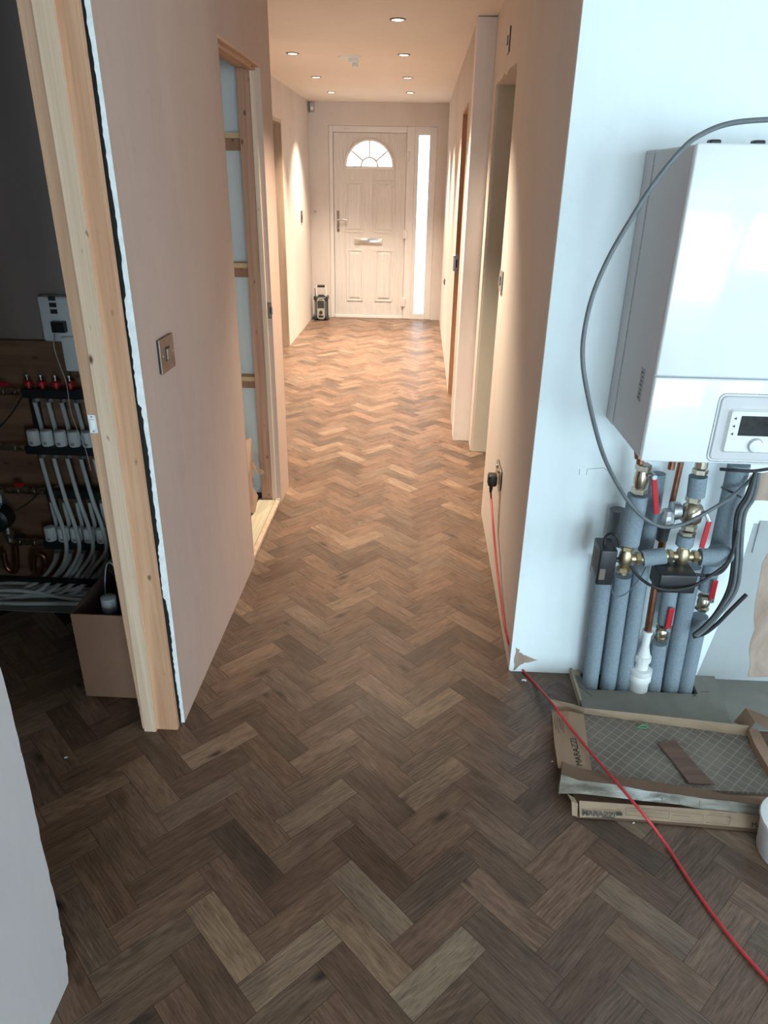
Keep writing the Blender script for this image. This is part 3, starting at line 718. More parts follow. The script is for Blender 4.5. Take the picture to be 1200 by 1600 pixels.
hp = MB().box(-0.993, -0.966, FY0-0.010, FY0-0.0005, 0.99, 1.22, 0.006, 3).build('handle_backplate', M['bronze_plate'], leaf, smooth=True)
MB().lathe((-0.979, FY0-0.01, 1.125), (0, -1, 0), [(0, 0.012), (0.035, 0.010)], 14).tube([(-0.979, FY0-0.042, 1.125), (-0.93, FY0-0.046, 1.127), (-0.868, FY0-0.044, 1.122)], [0.010, 0.009, 0.008], 10).build('lever', M['chrome'], hp, smooth=True)
MB().lathe((-0.979, FY0-0.01, 1.03), (0, -1, 0), [(0, 0.007), (0.003, 0.007)], 10).build('key_cylinder', M['chrome'], hp)
lp = MB().box(-0.788, -0.456, FY0-0.010, FY0-0.0005, 0.853, 0.925, 0.006, 3).build('letter_plate', M['chrome'], leaf, smooth=True)
MB().box(-0.770, -0.474, FY0-0.016, FY0-0.009, 0.866, 0.912, 0.005, 3).build('letter_flap', M['chrome'], lp, smooth=True)
for z in (1.80, 0.98, 0.20):
    MB().box(-0.215, -0.165, 8.974, 8.990, z-0.05, z+0.05, 0.004, 2).lathe((-0.197, 8.972, z-0.05), (0, 0, 1), [(0, 0.009), (0.1, 0.009)], 10).build('hinge', M['upvc'], leaf)
# alarm sensor, door chime
t = empty('motion_sensor', (-1.255, 8.95, 2.23), 'small white motion sensor high in the far left corner', 'sensor')
MB().box(-1.275, -1.225, 8.915, 8.959, 2.225, 2.315, 0.006, 2).build('housing', M['silver'], t)
MB().box(-1.283, -1.2755, 8.92, 8.958, 2.222, 2.318).build('side_panel', M['black'], t)
MB().box(-1.265, -1.235, 8.909, 8.916, 2.24, 2.275, 0.004, 2).build('lens', M['white_plastic'], t)
o = MB().lathe((-1.245, 8.958, 1.205), (0, -1, 0), [(0, 0.017), (0.008, 0.015), (0.009, 0.008)], 16).build('bell_push', M['silver'], origin=(-1.245, 8.958, 1.205))
tag(o, 'small round bell push on the end wall left of the door', 'bell push')

# ------------------------------------------------------------------ ceiling fittings
def downlight():
    d = empty('downlight', (0, 0, CEIL), '', 'downlight', 'recessed hallway downlights', local=True)
    mb = MB(); seg = 28; prof = [(0.031, 0.0), (0.034, -0.006), (0.043, -0.004), (0.045, 0.0)]
    rings = [[mb.bm.verts.new((r*math.cos(2*PI*k/seg), r*math.sin(2*PI*k/seg), z)) for k in range(seg)] for r, z in prof]
    for i in range(3):
        for k in range(seg): mb.bm.faces.new((rings[i][k], rings[i][(k+1)%seg], rings[i+1][(k+1)%seg], rings[i+1][k]))
    mb.build('trim_ring', M['trim_dark'], d, smooth=True)
    MB().lathe((0, 0, -0.0045), (0, 0, 1), [(0, 0.024), (0.001, 0.031), (0.004, 0.031)], 24).build('lens', M['lens'], d)
    l = bpy.data.lights.new('lamp', 'SPOT'); l.energy = SPOT_W; l.color = WARM; l.spot_size = R(86); l.spot_blend = 1.0; l.shadow_soft_size = 0.028
    lo = bpy.data.objects.new('lamp', l); COL.objects.link(lo); lo.parent = d; lo.location = (0, 0, -0.012)
    return d
proto = downlight()
spots = [(-0.165, 3.41, 'downlight above the narrow part of the hallway, nearest the kitchen'),
         (-0.165, 4.567, 'nearest visible lit downlight, alone at the near end of the right row'),
         (-0.16, 5.727, 'second lit downlight of the right row, right of the smoke alarm base'),
         (-0.157, 6.91, 'third lit downlight of the right row'),
         (-0.153, 8.0, 'last lit downlight of the right row, nearest the entrance door'),
         (-0.927, 5.722, 'nearest visible lit downlight of the left row, left of the smoke alarm base'),
         (-0.929, 6.936, 'middle visible lit downlight of the left row'),
         (-0.931, 8.05, 'last lit downlight of the left row, nearest the entrance door')]
for i, (x, y, lab) in enumerate(spots):
    o = proto if i == 0 else copy_tree(proto)
    o.location = (x, y, CEIL); o['label'] = lab
del proto['local']
for o in list(COL.objects):
    if 'local' in o: del o['local']
t = empty('smoke_alarm_base', (-0.53, 5.87, CEIL), 'white round smoke alarm base with hanging connector on hallway ceiling', 'smoke alarm')
MB().lathe((-0.545, 5.86, CEIL), (0, 0, -1), [(0, 0.082), (0.006, 0.080), (0.012, 0.060), (0.013, 0.02)], 28).build('base_plate', M['white_plastic'], t, smooth=True)
MB().box(-0.555, -0.485, 5.84, 5.90, CEIL-0.034, CEIL-0.012, 0.004, 2).build('connector', M['white_plastic'], t)
MB().lathe((-0.508, 5.87, CEIL-0.034), (0, 0, -1), [(0, 0.018), (0.012, 0.018), (0.016, 0.023), (0.026, 0.023), (0.028, 0.015)], 16).build('cap', M['white_plastic'], t, smooth=True)

# ------------------------------------------------------------------ site radio
RXc, RYc = -1.172, 8.80
t = empty('site_radio', (RXc, RYc, 0), 'black and silver portable site radio standing left of the entrance door', 'radio')
MB().box(RXc-0.078, RXc+0.078, RYc-0.06, RYc+0.06, 0.0, 0.275, 0.02, 3).build('body', M['black'], t, smooth=True)
for sx in (-1, 1):
    for z in (0.0, 0.238): MB().box(RXc+sx*0.072-0.014, RXc+sx*0.072+0.014, RYc-0.072, RYc+0.066, z, z+0.042, 0.009, 2).build('bumper', M['black'], t)
    MB().tube([(RXc+sx*0.062, RYc-0.063, 0.05), (RXc+sx*0.062, RYc-0.063, 0.225)], 0.0025, 8).build('side_bar', M['silver'], t)
MB().prism([(RXc-0.046, RYc-0.061, 0.24), (RXc-0.028, RYc-0.061, 0.262), (RXc+0.028, RYc-0.061, 0.262), (RXc+0.046, RYc-0.061, 0.24), (RXc+0.046, RYc-0.061, 0.035), (RXc+0.025, RYc-0.061, 0.015), (RXc-0.025, RYc-0.061, 0.015), (RXc-0.046, RYc-0.061, 0.035)], (0, -0.006, 0)).build('front_panel', M['silver'], t)
MB().box(RXc-0.040, RXc+0.040, RYc-0.070, RYc-0.066, 0.145, 0.232, 0.003, 1).build('display', M['screen'], t)
MB().box(RXc-0.024, RXc+0.024, RYc-0.069, RYc-0.0665, 0.243, 0.251).build('name_bar', M['ink'], t)
MB().lathe((RXc, RYc-0.066, 0.096), (0, -1, 0), [(0, 0.021), (0.014, 0.019), (0.016, 0.012)], 18).build('dial', M['black'], t, smooth=True)
MB().box(RXc-0.030, RXc+0.030, RYc-0.070, RYc-0.066, 0.038, 0.058, 0.006, 2).build('button_row', M['black'], t)
MB().tube([(RXc-0.058, RYc, 0.26), (RXc-0.058, RYc, 0.37), (RXc-0.050, RYc, 0.392), (RXc+0.050, RYc, 0.392), (RXc+0.058, RYc, 0.37), (RXc+0.058, RYc, 0.26)], 0.0065, 8).build('handle_bar', M['white_plastic'], t, smooth=True)
MB().tube([(RXc-0.044, RYc, 0.392), (RXc+0.044, RYc, 0.392)], 0.015, 12).build('handle_grip', M['black'], t, smooth=True)
MB().box(RXc-0.034, RXc+0.034, RYc-0.02, RYc+0.02, 0.272, 0.292, 0.004, 2).build('top_latch', M['black'], t)
MB().tube([(RXc-0.066, RYc-0.03, 0.27), (RXc-0.072, RYc-0.03, 0.37)], 0.004, 8).build('antenna', M['black'], t)

# ------------------------------------------------------------------ boiler
BX0, BX1, BF, BZ0, BZ1 = 0.559, 1.000, 1.667, 0.925, 1.622
SEAM = 1.136
t = empty('wall_boiler', (0.78, BY, BZ0), 'white wall hung boiler with control panel on the bright right wall', 'boiler')
MB().box(BX0+0.001, BX1-0.001, BF+0.012, BY-0.001, BZ0+0.001, BZ1-0.002, 0.004, 2).build('casing', M['boiler_side'], t)
MB().box(BX0-0.001, BX1+0.001, BY-0.075, BY-0.001, BZ0, BZ1-0.001, 0.004, 2).build('rear_frame', M['boiler_side'], t)
MB().box(BX0, BX1, BF, BF+0.016, SEAM+0.0015, BZ1, 0.005, 3).build('front_cover', M['boiler'], t, smooth=True)
fc = MB().box(BX0, BX1, BF, BF+0.016, BZ0, SEAM-0.0015, 0.005, 3).build('control_fascia', M['boiler'], t, smooth=True)
def rrect(x0, x1, z0, z1, r, n=6):
    out = []
    for cx_, cz_, a0 in ((x1-r, z1-r, 0), (x0+r, z1-r, 90), (x0+r, z0+r, 180), (x1-r, z0+r, 270)):
        for i in range(n+1):
            a = R(a0+90*i/n); out.append((cx_+r*math.cos(a), cz_+r*math.sin(a)))
    return out
def rplate(x0, x1, z0, z1, r, yf, yb, bev):
    mb = MB(); A = rrect(x0, x1, z0, z1, r); B = rrect(x0+bev, x1-bev, z0+bev, z1-bev, max(r-bev, 0.001))
    va = [mb.bm.verts.new((x, yb, z)) for x, z in A]; vb = [mb.bm.verts.new((x, yf, z)) for x, z in B]
    n = len(va)
    for k in range(n): mb.bm.faces.new((va[k], va[(k+1)%n], vb[(k+1)%n], vb[k]))
    mb.bm.faces.new(vb[::-1]); mb.bm.faces.new(va); return mb
px0, px1, pz0, pz1 = 0.716, 0.975, 0.932, 1.101
mb = MB(); mb.tube([Vector((x, BF-0.0005, z)) for x, z in rrect(px0, px1, pz0, pz1, 0.016)]+[Vector((px1, BF-0.0005, pz1-0.016))], 0.0013, 6); mb.build('panel_groove', M['label_grey'], fc)
rplate(px0+0.004, px1-0.004, pz0+0.004, pz1-0.004, 0.014, BF-0.004, BF, 0.003).build('panel_surround', M['boiler_side'], fc, smooth=True)
rplate(0.742, 0.955, 0.957, 1.068, 0.010, BF-0.013, BF-0.003, 0.006).build('control_panel', M['white_plastic'], fc, smooth=True)
MB().box(0.771, 0.935, BF-0.0145, BF-0.0125, 1.003, 1.052, 0.001, 1).build('display', M['screen'], fc)
MB().lathe((0.818, BF-0.0125, 0.980), (0, -1, 0), [(0, 0.0165), (0.008, 0.0155), (0.0095, 0.012)], 24).build('knob', M['white_plastic'], fc, smooth=True)
MB().lathe((0.818, BF-0.0127, 0.980), (0, -1, 0), [(0, 0.0185), (0.0008, 0.0185)], 24).build('knob_ring', M['label_grey'], fc)
for z in (1.045, 1.026, 1.007):
    MB().box(0.755, 0.760, BF-0.0137, BF-0.0128, z-0.0012, z+0.0012).box(0.7585, 0.7605, BF-0.0137, BF-0.0128, z-0.003, z+0.003).build('icon', M['ink'], fc)
a = ax(999, 603, BX0); 
MB().box(BX0-0.0006, BX0+0.001, a.y-0.022, a.y+0.004, 1.052, 1.132).build('rating_label', M['label_grey'], t)
for i in range(7): MB().box(BX0-0.0010, BX0-0.0005, a.y-0.018, a.y-0.001-0.004*(i % 3), 1.058+0.0105*i, 1.062+0.0105*i).build('printed_line', M['ink_soft'], t)
MB().box(BX0-0.0006, BX0+0.001, BY-0.077, BY-0.075, BZ0+0.01, BZ1-0.01).build('panel_joint', M['label_grey'], t)
for px in (1116, 1185):
    p = at(px, 223, 1.70); MB().box(p.x-0.012, p.x+0.012, 1.69, 1.715, BZ1-0.004, BZ1+0.008, 0.004, 2).build('cover_clip', M['black'], t)

# ------------------------------------------------------------------ pipework under the boiler
FY = 1.958
def pipe(name, pts, r, mat, label, cat='pipe', group=None, sp=True):
    pts = [Vector(p) for p in pts]
    base = pts[-1] if pts[-1].z < pts[0].z else pts[0]
    o = MB().tube(spline(pts, 5) if (sp and len(pts) > 2) else pts, r, 18).build(name, mat, origin=base, smooth=True)
    return tag(o, label, cat, group)
IR = 0.0262
G = 'grey foam insulated pipes rising from the floor opening'
def fp(px, py, Y=FY, z=0.002):   # foot
    p = at(px, py, Y); p.z = z; return p
pipe('insulated_pipe', [fp(921, 1072), at(946, 880, FY)], IR, M['insulation'], 'grey foam covered vertical pipe, leftmost of the row in the floor opening', group=G)
pipe('insulated_pipe', [fp(949, 1073), at(973, 899, FY)], IR, M['insulation'], 'grey foam covered vertical pipe under the left brass valve, second from left', group=G)
pipe('insulated_pipe', [fp(973, 1074), at(1005, 870, FY+0.012)], IR*0.95, M['insulation'], 'grey foam covered vertical pipe just left of the white waste fitting', group=G)
pipe('insulated_pipe', [fp(1021, 1075), at(1030, 1004, FY)], IR*0.92, M['insulation'], 'short grey foam covered pipe below the lowest red lever valve', group=G)
pipe('insulated_pipe', [at(1039, 973, FY+0.004), at(1052, 890, FY+0.004)], IR*0.92, M['insulation'], 'grey foam covered pipe between the lowest red lever valve and black actuator', group=G)
pipe('insulated_pipe', [fp(1046, 1077, FY+0.005), at(1082, 885, FY+0.012)], IR*1.05, M['insulation'], 'grey foam covered vertical pipe between the two lower red lever valves', group=G)
pipe('insulated_pipe', [fp(1069, 1079, FY), at(1094, 962, FY)], IR*0.95, M['insulation'], 'grey foam covered pipe at the right end of the floor opening', group=G)
pipe('insulated_pipe', [at(1103, 921, FY+0.01), at(1113, 880, FY+0.01)], IR*0.95, M['insulation'], 'short grey foam covered pipe above the right lower red lever valve', group=G)
# white waste adaptor
wb = fp(996, 1078, FY-0.012)
t = empty('white_waste_adaptor', wb, 'white plastic waste adaptor with copper pipe entering its top', 'pipe fitting')
top = at(1012, 985, FY-0.012); axv = (top-wb)
Lh = axv.length
MB().lathe(wb, axv, [(0, 0.031), (0.055, 0.031)], 24).build('socket_pipe', M['white_pipe'], t, smooth=True)
MB().lathe(wb, axv, [(0.055, 0.036), (0.075, 0.036), (0.078, 0.034), (0.082, 0.036), (0.098, 0.036), (0.10, 0.030)], 24).build('collar', M['white_plastic'], t, smooth=True)
MB().lathe(wb, axv, [(0.10, 0.021), (0.132, 0.021)], 24).build('neck', M['white_plastic'], t, smooth=True)
MB().lathe(wb, axv, [(0.128, 0.026), (0.148, 0.026), (0.150, 0.021)], 12).build('nut', M['white_plastic'], t)
MB().lathe(wb, axv, [(0.150, 0.022), (0.185, 0.013), (Lh-0.012, 0.0135), (Lh-0.010, 0.017), (Lh, 0.017)], 20).build('reducer', M['white_plastic'], t, smooth=True)
pipe('copper_pipe', [top, at(1023, 917, FY-0.012), at(1038, 830, FY-0.0)], 0.0110, M['copper'], 'bare copper pipe rising from the white waste adaptor', sp=False)
pipe('copper_pipe', [at(1047, 800, 1.93), at(1064, 722, 1.93)], 0.0085, M['copper'], 'thin dark copper pipe dropping from boiler middle to the filter')
pipe('copper_stub', [at(1048, 733, 1.85), at(1052, 715, 1.85)], 0.0095, M['copper'], 'short dark copper stub under the boiler', 'pipe')
# flow riser on the left
VY = 1.86
def hexn(mb, c, axis, h, r):   # hex nut centred at c
    axis = Vector(axis).normalized(); c = Vector(c)
    return mb.lathe(c-axis*h/2, axis, [(0, r*0.9), (h*0.12, r), (h*0.88, r), (h, r*0.9)], 6)
def lever(mb, a, b, w=0.0055, th=0.003):
    a, b = Vector(a), Vector(b); d = (b-a); L = d.length; d.normalize(); s = d.cross(Vector((0, 1, 0))).normalized(); n = d.cross(s)
    mb.obox((a+b)/2, d*L/2, s*w, n*th, 0.0022)
def valve(name, px, py, Y, r, hh, lab, la, lb, axis=(0, 0, 1), metal='nickel', lw=0.0075):
    c = at(px, py, Y); t = empty(name, c-Vector((0, 0, hh)), lab, 'valve', 'red lever isolation valves')
    ax_ = Vector(axis).normalized(); mb = MB()
    hexn(mb, c+ax_*hh*0.75, ax_, hh*0.4, r*1.05); hexn(mb, c-ax_*hh*0.75, ax_, hh*0.4, r*1.05)
    mb.lathe(c-ax_*hh*0.62, ax_, [(0, r*0.75), (hh*0.3, r*0.92), (hh*0.62, r*1.0), (hh*0.95, r*0.92), (hh*1.24, r*0.75)], 20)
    mb.build('body', M[metal], t, smooth=True)
    A = at(*la, Y-0.03); B = at(*lb, Y-0.03)
    st = MB(); st.lathe(Vector((A.x, Y-0.034, A.z)), (0, 1, 0), [(0, 0.006), (0.03, 0.006)], 10)
    st.tube([Vector((A.x, Y-0.012, A.z)), c], 0.006, 8); hexn(st, (A.x, Y-0.034, A.z), (0, 1, 0), 0.007, 0.008)
    st.build('stem', M['steel'], t)
    mb = MB(); lever(mb, A, B, lw); mb.build('lever', M['red'], t, label='red coated lever'); return t
valve('isolation_valve', 1002, 748, VY, 0.021, 0.046, 'nickel isolation valve right under the boiler left end, red lever hanging', (1022, 745), (1026, 803), axis=(0.0, 0, 1))
ob = MB(); ob.tube([at(1014, 748, VY), at(1026, 748, VY-0.02)], 0.009, 10)
p0 = at(997, 773, VY); p1 = at(983, 849, VY)
pipe('insulated_pipe', [p1, p0], 0.0285, M['insulation'], 'thick grey foam covered riser between the top left valve and brass valve', group='grey foam covered upper pipes')
o = MB().tube([at(1000, 724, VY), at(1001, 705, VY)], 0.010, 12).tube([at(996, 716, VY-0.01), at(995, 700, VY-0.01)], 0.008, 8).build('boiler_tail', M['copper'], origin=at(1000, 724, VY)); tag(o, 'copper tail joining boiler base and the top left valve', 'pipe')
def motor_valve(px, py, lab, horiz):
    c = at(px, py, VY); t = empty('motorised_valve', c, lab, 'valve', 'brass motorised valves')
    mb = MB(); mb.lathe(c-Vector((0, 0, 0.028)), (0, 0, 1), [(0, 0.013), (0.010, 0.018), (0.028, 0.021), (0.045, 0.018), (0.056, 0.013)], 18)
    for s in horiz:
        if s == 'U': d = Vector((0, 0, 1))
        if s == 'D': d = Vector((0, 0, -1))
        if s == 'L': d = Vector((-1, 0, 0))
        if s == 'R': d = Vector((1, 0, 0))
        mb.lathe(c, d, [(0, 0.013), (0.040, 0.013)], 14); hexn(mb, c+d*0.036, d, 0.015, 0.020); mb.lathe(c+d*0.043, d, [(0, 0.015), (0.008, 0.015)], 14)
    mb.build('body', M['brass'], t, smooth=True); return t, c
t, c = motor_valve(977, 872, 'brass motorised valve at far left with black actuator on its left side', 'UDR')
a0 = at(926, 905, VY-0.02); a1 = at(962, 852, VY-0.02)
MB().box(a0.x, a1.x, VY-0.055, VY+0.03, a0.z, a1.z, 0.006, 3).build('actuator', M['black'], t, smooth=True, label='black actuator box')
MB().lathe(Vector((a1.x, VY, (a0.z+a1.z)/2)), (1, 0, 0), [(0, 0.008), (c.x-a1.x, 0.008)], 10).build('spindle', M['black'], t)
MB().box(a0.x-0.0008, a0.x+0.001, VY-0.04, VY+0.01, a0.z+0.03, a1.z-0.02).build('side_label', M['ink_soft'], t)
MB().box(a0.x+0.006, a0.x+0.022, VY-0.0562, VY-0.0548, a0.z+0.02, a0.z+0.055).build('front_label', M['ink_soft'], t)
t, c = motor_valve(1066, 869, 'brass motorised valve in the middle with black actuator hanging below', 'ULR')
a0 = at(1019, 914, VY-0.03); a1 = at(1083, 888, VY-0.03)
MB().box(a0.x, a1.x, VY-0.075, VY+0.01, a0.z, a1.z, 0.006, 3).build('actuator', M['black'], t, smooth=True, label='black actuator box')
MB().lathe(c, (0, 0, -1), [(0, 0.010), (0.03, 0.010)], 10).build('spindle', M['black'], t)
cA = at(977, 872, VY); cB = at(1066, 869, VY)
GU = 'grey foam covered upper pipes'
pipe('insulated_pipe', [Vector((cA.x+0.05, VY, cA.z)), Vector((cB.x-0.05, VY, cB.z))], 0.0245, M['insulation'], 'short horizontal grey foam covered pipe between the two brass valves', group=GU)
e0 = Vector((cB.x+0.05, VY, cB.z)); e1 = at(1132, 871, VY)
pipe('insulated_pipe', [e0, e0.lerp(e1, 0.6), e1+Vector((0.004, 0.01, 0)), e1+Vector((0.012, 0.045, -0.01)), e1+Vector((0.012, 0.085, -0.02))], 0.0255, M['insulation'], 'grey foam covered elbow right of the middle brass valve', group=GU)
# return riser with filter
pipe('insulated_pipe', [at(1087, 775, VY), at(1091, 744, VY)], 0.0245, M['insulation'], 'short grey foam sleeve directly under the boiler above the filter', group=GU)
mb = MB(); hexn(mb, at(1094, 736, VY), (0, 0, 1), 0.016, 0.021); mb.lathe(at(1095, 730, VY), (0, 0, 1), [(0, 0.017), (0.02, 0.017)], 14)
o = mb.build('brass_union', M['nickel'], origin=at(1094, 738, VY)); tag(o, 'brass compression union under the boiler above short grey sleeve', 'pipe fitting')
fc_ = at(1078, 800, VY)
t = empty('magnetic_filter', fc_, 'nickel magnetic filter with side canister on the middle riser', 'filter')
mb = MB(); hexn(mb, at(1083, 779, VY), (0, 0, 1), 0.018, 0.021); hexn(mb, at(1077, 823, VY), (0, 0, 1), 0.016, 0.021); hexn(mb, at(1074, 832, VY), (0, 0, 1), 0.012, 0.023)
mb.lathe(at(1077, 818, VY), (0, 0, 1), [(0, 0.018), (0.012, 0.029), (0.035, 0.031), (0.055, 0.027), (0.064, 0.018)], 22)
mb.build('body', M['nickel'], t, smooth=True)
cc = at(1062, 798, VY)
MB().lathe(cc, (-1, 0, -0.05), [(0, 0.024), (0.012, 0.027), (0.022, 0.027), (0.026, 0.022)], 22).build('side_cap', M['steel'], t, smooth=True)
kb = at(1040, 812, VY-0.01)
MB().lathe(kb+Vector((0, 0, 0.018)), (0, 0, -1), [(-0.012, 0.014), (0, 0.022), (0.02, 0.025), (0.032, 0.023)], 12).build('canister', M['steel'], t)
MB().lathe(kb+Vector((0, 0, -0.014)), (0, 0, -1), [(0, 0.021), (0.012, 0.019), (0.02, 0.017), (0.05, 0.016)], 16).build('canister_foot', M['black'], t, smooth=True)
# upper right lever belongs to the filter outlet valve
c = at(1096, 797, VY)
mb = MB(); A = at(1103, 802, VY-0.02); B = at(1108, 815, VY-0.025); C_ = at(1096, 856, VY-0.03)
MB().tube([c-Vector((0.02, 0, 0)), c, A, B], 0.005, 8).build('lever_stem', M['steel'], t)
lever(mb, B, C_, 0.0075); mb.build('lever', M['red'], t, label='red coated lever')
pipe('insulated_pipe', [at(1069, 851, VY), at(1072, 836, VY)], 0.0245, M['insulation'], 'short grey foam sleeve between the filter and the middle brass valve', group=GU)
pipe('insulated_pipe', [at(1126, 855, 1.955), at(1155, 725, 1.955)], 0.031, M['insulation'], 'thick grey foam covered pipe at the right dropping from behind the boiler', group=GU)
pipe('insulated_pipe', [at(1008, 860, 1.975), at(1020, 800, 1.975), at(1028, 740, 1.975)], 0.022, M['insulation'], 'grey foam covered pipe hidden behind the left riser', group=GU)
pipe('grey_waste_pipe', [at(958, 850, 1.985), at(964, 812, 1.985), at(966, 796, 1.985)], 0.024, M['grey_cable'], 'dark grey pipe stub behind the left riser', 'pipe')
# lower valves
valve('isolation_valve', 1034, 988, FY-0.002, 0.020, 0.026, 'nickel isolation valve with red lever, lowest of the valves', (1043, 983), (1050, 950), lw=0.0085)
valve('isolation_valve', 1099, 941, FY+0.002, 0.020, 0.030, 'nickel isolation valve with red lever at lower right beside the cable bundle', (1111, 938), (1118, 907), lw=0.0085)

# ------------------------------------------------------------------ cables
CY = 1.600
def cable(name, pts, r, mat, label, group=None, seg=10):
    o = MB().tube(spline(pts, 7), r, seg).build(name, mat, origin=pts[0], smooth=True)
    return tag(o, label, 'cable', group)
cable('boiler_cable', [at(px, py, Y) for px, py, Y in [(1260, 188, 1.64), (1200, 187, 1.63), (1140, 193, 1.62), (1098, 209, 1.61), (1068, 231, CY), (1022, 287, CY), (985, 344, CY), (950, 405, CY), (925, 465, CY), (912, 525, CY), (911, 570, CY), (919, 620, CY), (931, 672, 1.62), (944, 714, 1.66), (962, 752, 1.72), (985, 788, 1.78), (1010, 812, 1.80), (1035, 823, 1.80), (1060, 821, 1.80), (1085, 811, 1.80), (1115, 794, 1.82), (1140, 778, 1.86), (1160, 762, 1.90), (1178, 744, 1.92)]], 0.0052, M['grey_cable'], 'long grey cable looping round the left of the boiler down over the valves')
# bundle at the right of the pipes
BN = 'cables bundled down the right of the pipes'
for k, (dx, r, mt, lab) in enumerate([(0, 0.0052, 'black_rubber', 'black cable at the left edge of the bundle right of the pipes'), (6, 0.0060, 'grey_cable', 'dark grey cable in the middle of the bundle right of the pipes'), (12, 0.0058, 'grey_cable', 'dark grey cable at the right edge of the bundle right of the pipes')]):
    P = [(1180, 738), (1166, 775), (1152, 800), (1147, 840), (1145, 880), (1138, 920), (1120, 955), (1100, 978), (1083, 992)]
    P = [at(px+dx*(1 if 0 < i < 6 else 0.5), py+dx*0.15, 1.885-0.004*k+0.004*(i > 5)) for i, (px, py) in enumerate(P)]
    cable('bundled_cable', P, r, M[mt], lab, BN)
cable('actuator_cable', [at(985, 884, VY-0.04), at(1000, 903, 1.80), at(1020, 916, 1.775), at(1045, 922, 1.77), at(1080, 917, 1.78), at(1110, 900, 1.80), at(1135, 880, 1.82), at(1148, 855, 1.87)], 0.0045, M['black_rubber'], 'black cable sagging below the middle actuator')
cable('actuator_cable', [at(1082, 897, VY-0.05), at(1105, 899, 1.81), at(1128, 893, 1.82), at(1143, 868, 1.845), at(1152, 830, 1.865)], 0.0045, M['black_rubber'], 'black cable from the right end of the middle actuator to the bundle')
cable('actuator_cable', [at(944, 851, VY-0.02), at(947, 838, VY-0.02), at(956, 833, 1.82), at(965, 840, 1.81), at(968, 855, 1.81)], 0.0042, M['black_rubber'], 'short black cable looping from top of the left actuator')
cable('thin_wire', [at(955, 905, 1.87), at(957, 925, 1.9), at(966, 932, 1.9), at(980, 926, 1.89), at(1000, 903, 1.88), at(1012, 880, 1.88)], 0.0016, M['grey_cable'], 'thin grey wire looped in front of the left pipes')
cable('cut_cable', [at(1083, 995, 1.895), at(1100, 990, 1.885), at(1118, 977, 1.88), at(1140, 955, 1.875), at(1166, 929, 1.87)], 0.0062, M['black_rubber'], 'loose cut end of black cable pointing up to the right')
cable('cut_cable', [at(1086, 990, 1.90), at(1098, 984, 1.895), at(1112, 972, 1.89)], 0.0055, M['grey_cable'], 'short cut grey cable end beside the lower right valve')
cable('cable_loop', [at(1125, 733, 1.84), at(1150, 735, 1.82), at(1175, 736, 1.82), at(1200, 733, 1.82), at(1235, 728, 1.84)], 0.0045, M['black_rubber'], 'black cable loop hanging under the boiler at far right')
o = MB().tube([at(1127, 761, 1.905), at(1145, 770, 1.9), at(1158, 777, 1.905)], 0.003, 8).build('cable_tie', M['black'], origin=at(1127, 761, 1.905)); tag(o, 'black cable tie round the thick right pipe', 'cable tie')

# ------------------------------------------------------------------ floor board cut round the pipes
t = empty('cut_floor_board', (0.81, 1.9, 0), 'dusty grey board cut out around the pipe feet', 'board')
MB().prism([(0.572, 1.80, 0.001), (1.020, 1.745, 0.001), (1.06, 2.028, 0.001), (0.975, 2.028, 0.001), (0.970, 1.928, 0.001), (0.600, 1.928, 0.001), (0.600, 2.028, 0.001), (0.572, 2.028, 0.001)], (0, 0, 0.016)).build('board', M['slab'], t)
MB().box(0.568, 0.575, 1.86, 2.028, 0.0, 0.026).box(0.575, 0.598, 2.0, 2.028, 0.001, 0.018).build('edge_strip', M['cream_board'], t)
MB().box(0.602, 0.968, 1.93, 2.028, 0.001, 0.0035).build('hole_bottom', M['gap_shade'], t)  # black sheet, the shade inside the cut-out put into its colour
mb = MB()
for a, b in [((905, 1072), (925, 1088)), ((1095, 1081), (1108, 1081)), ((1080, 1083), (1088, 1088)), ((1082, 1089), (1088, 1084))]:
    A, B = fl(*a, 0.0175), fl(*b, 0.0175); mb.tube([A, B], 0.0008, 5)
mb.build('pencil_mark', M['ink'], t)

# ------------------------------------------------------------------ opened tile carton (upper) and flattened carton (lower)
Z0 = 0.028
def g(px, py, z): return fl(px, py, z)
t = empty('tile_carton', g(1000, 1190, 0)+Vector((0, 0, 0.02)), 'opened brown tile carton tray with grid backed tile in it, beside pipes', 'carton')
# tile
T = [g(911, 1114, Z0+0.012), g(1168, 1150, Z0+0.012), g(1222, 1240, Z0+0.012), g(922, 1226, Z0+0.012)]
MB().prism(T, (0, 0, -0.009)).build('tile', M['tile_back'], t)
MB().prism([g(862, 1108, Z0-0.001), g(1185, 1140, Z0-0.001), g(1245, 1252, Z0-0.001), g(878, 1236, Z0-0.001)], (0, 0, -0.004)).build('tray_base', M['cardboard_dark'], t)
# back wall of the tray, standing
rows = []
top = [(860, 1092), (895, 1100), (913, 1106), (1000, 1115), (1090, 1125), (1170, 1134)]
bt = [(866, 1110), (896, 1112), (913, 1118), (1000, 1131), (1090, 1144), (1168, 1156)]
MB().sheet([[g(a, b, 0.072) for a, b in top], [g(a, b, Z0) for a, b in bt]], 0.003).build('back_wall', M['card_in'], t)
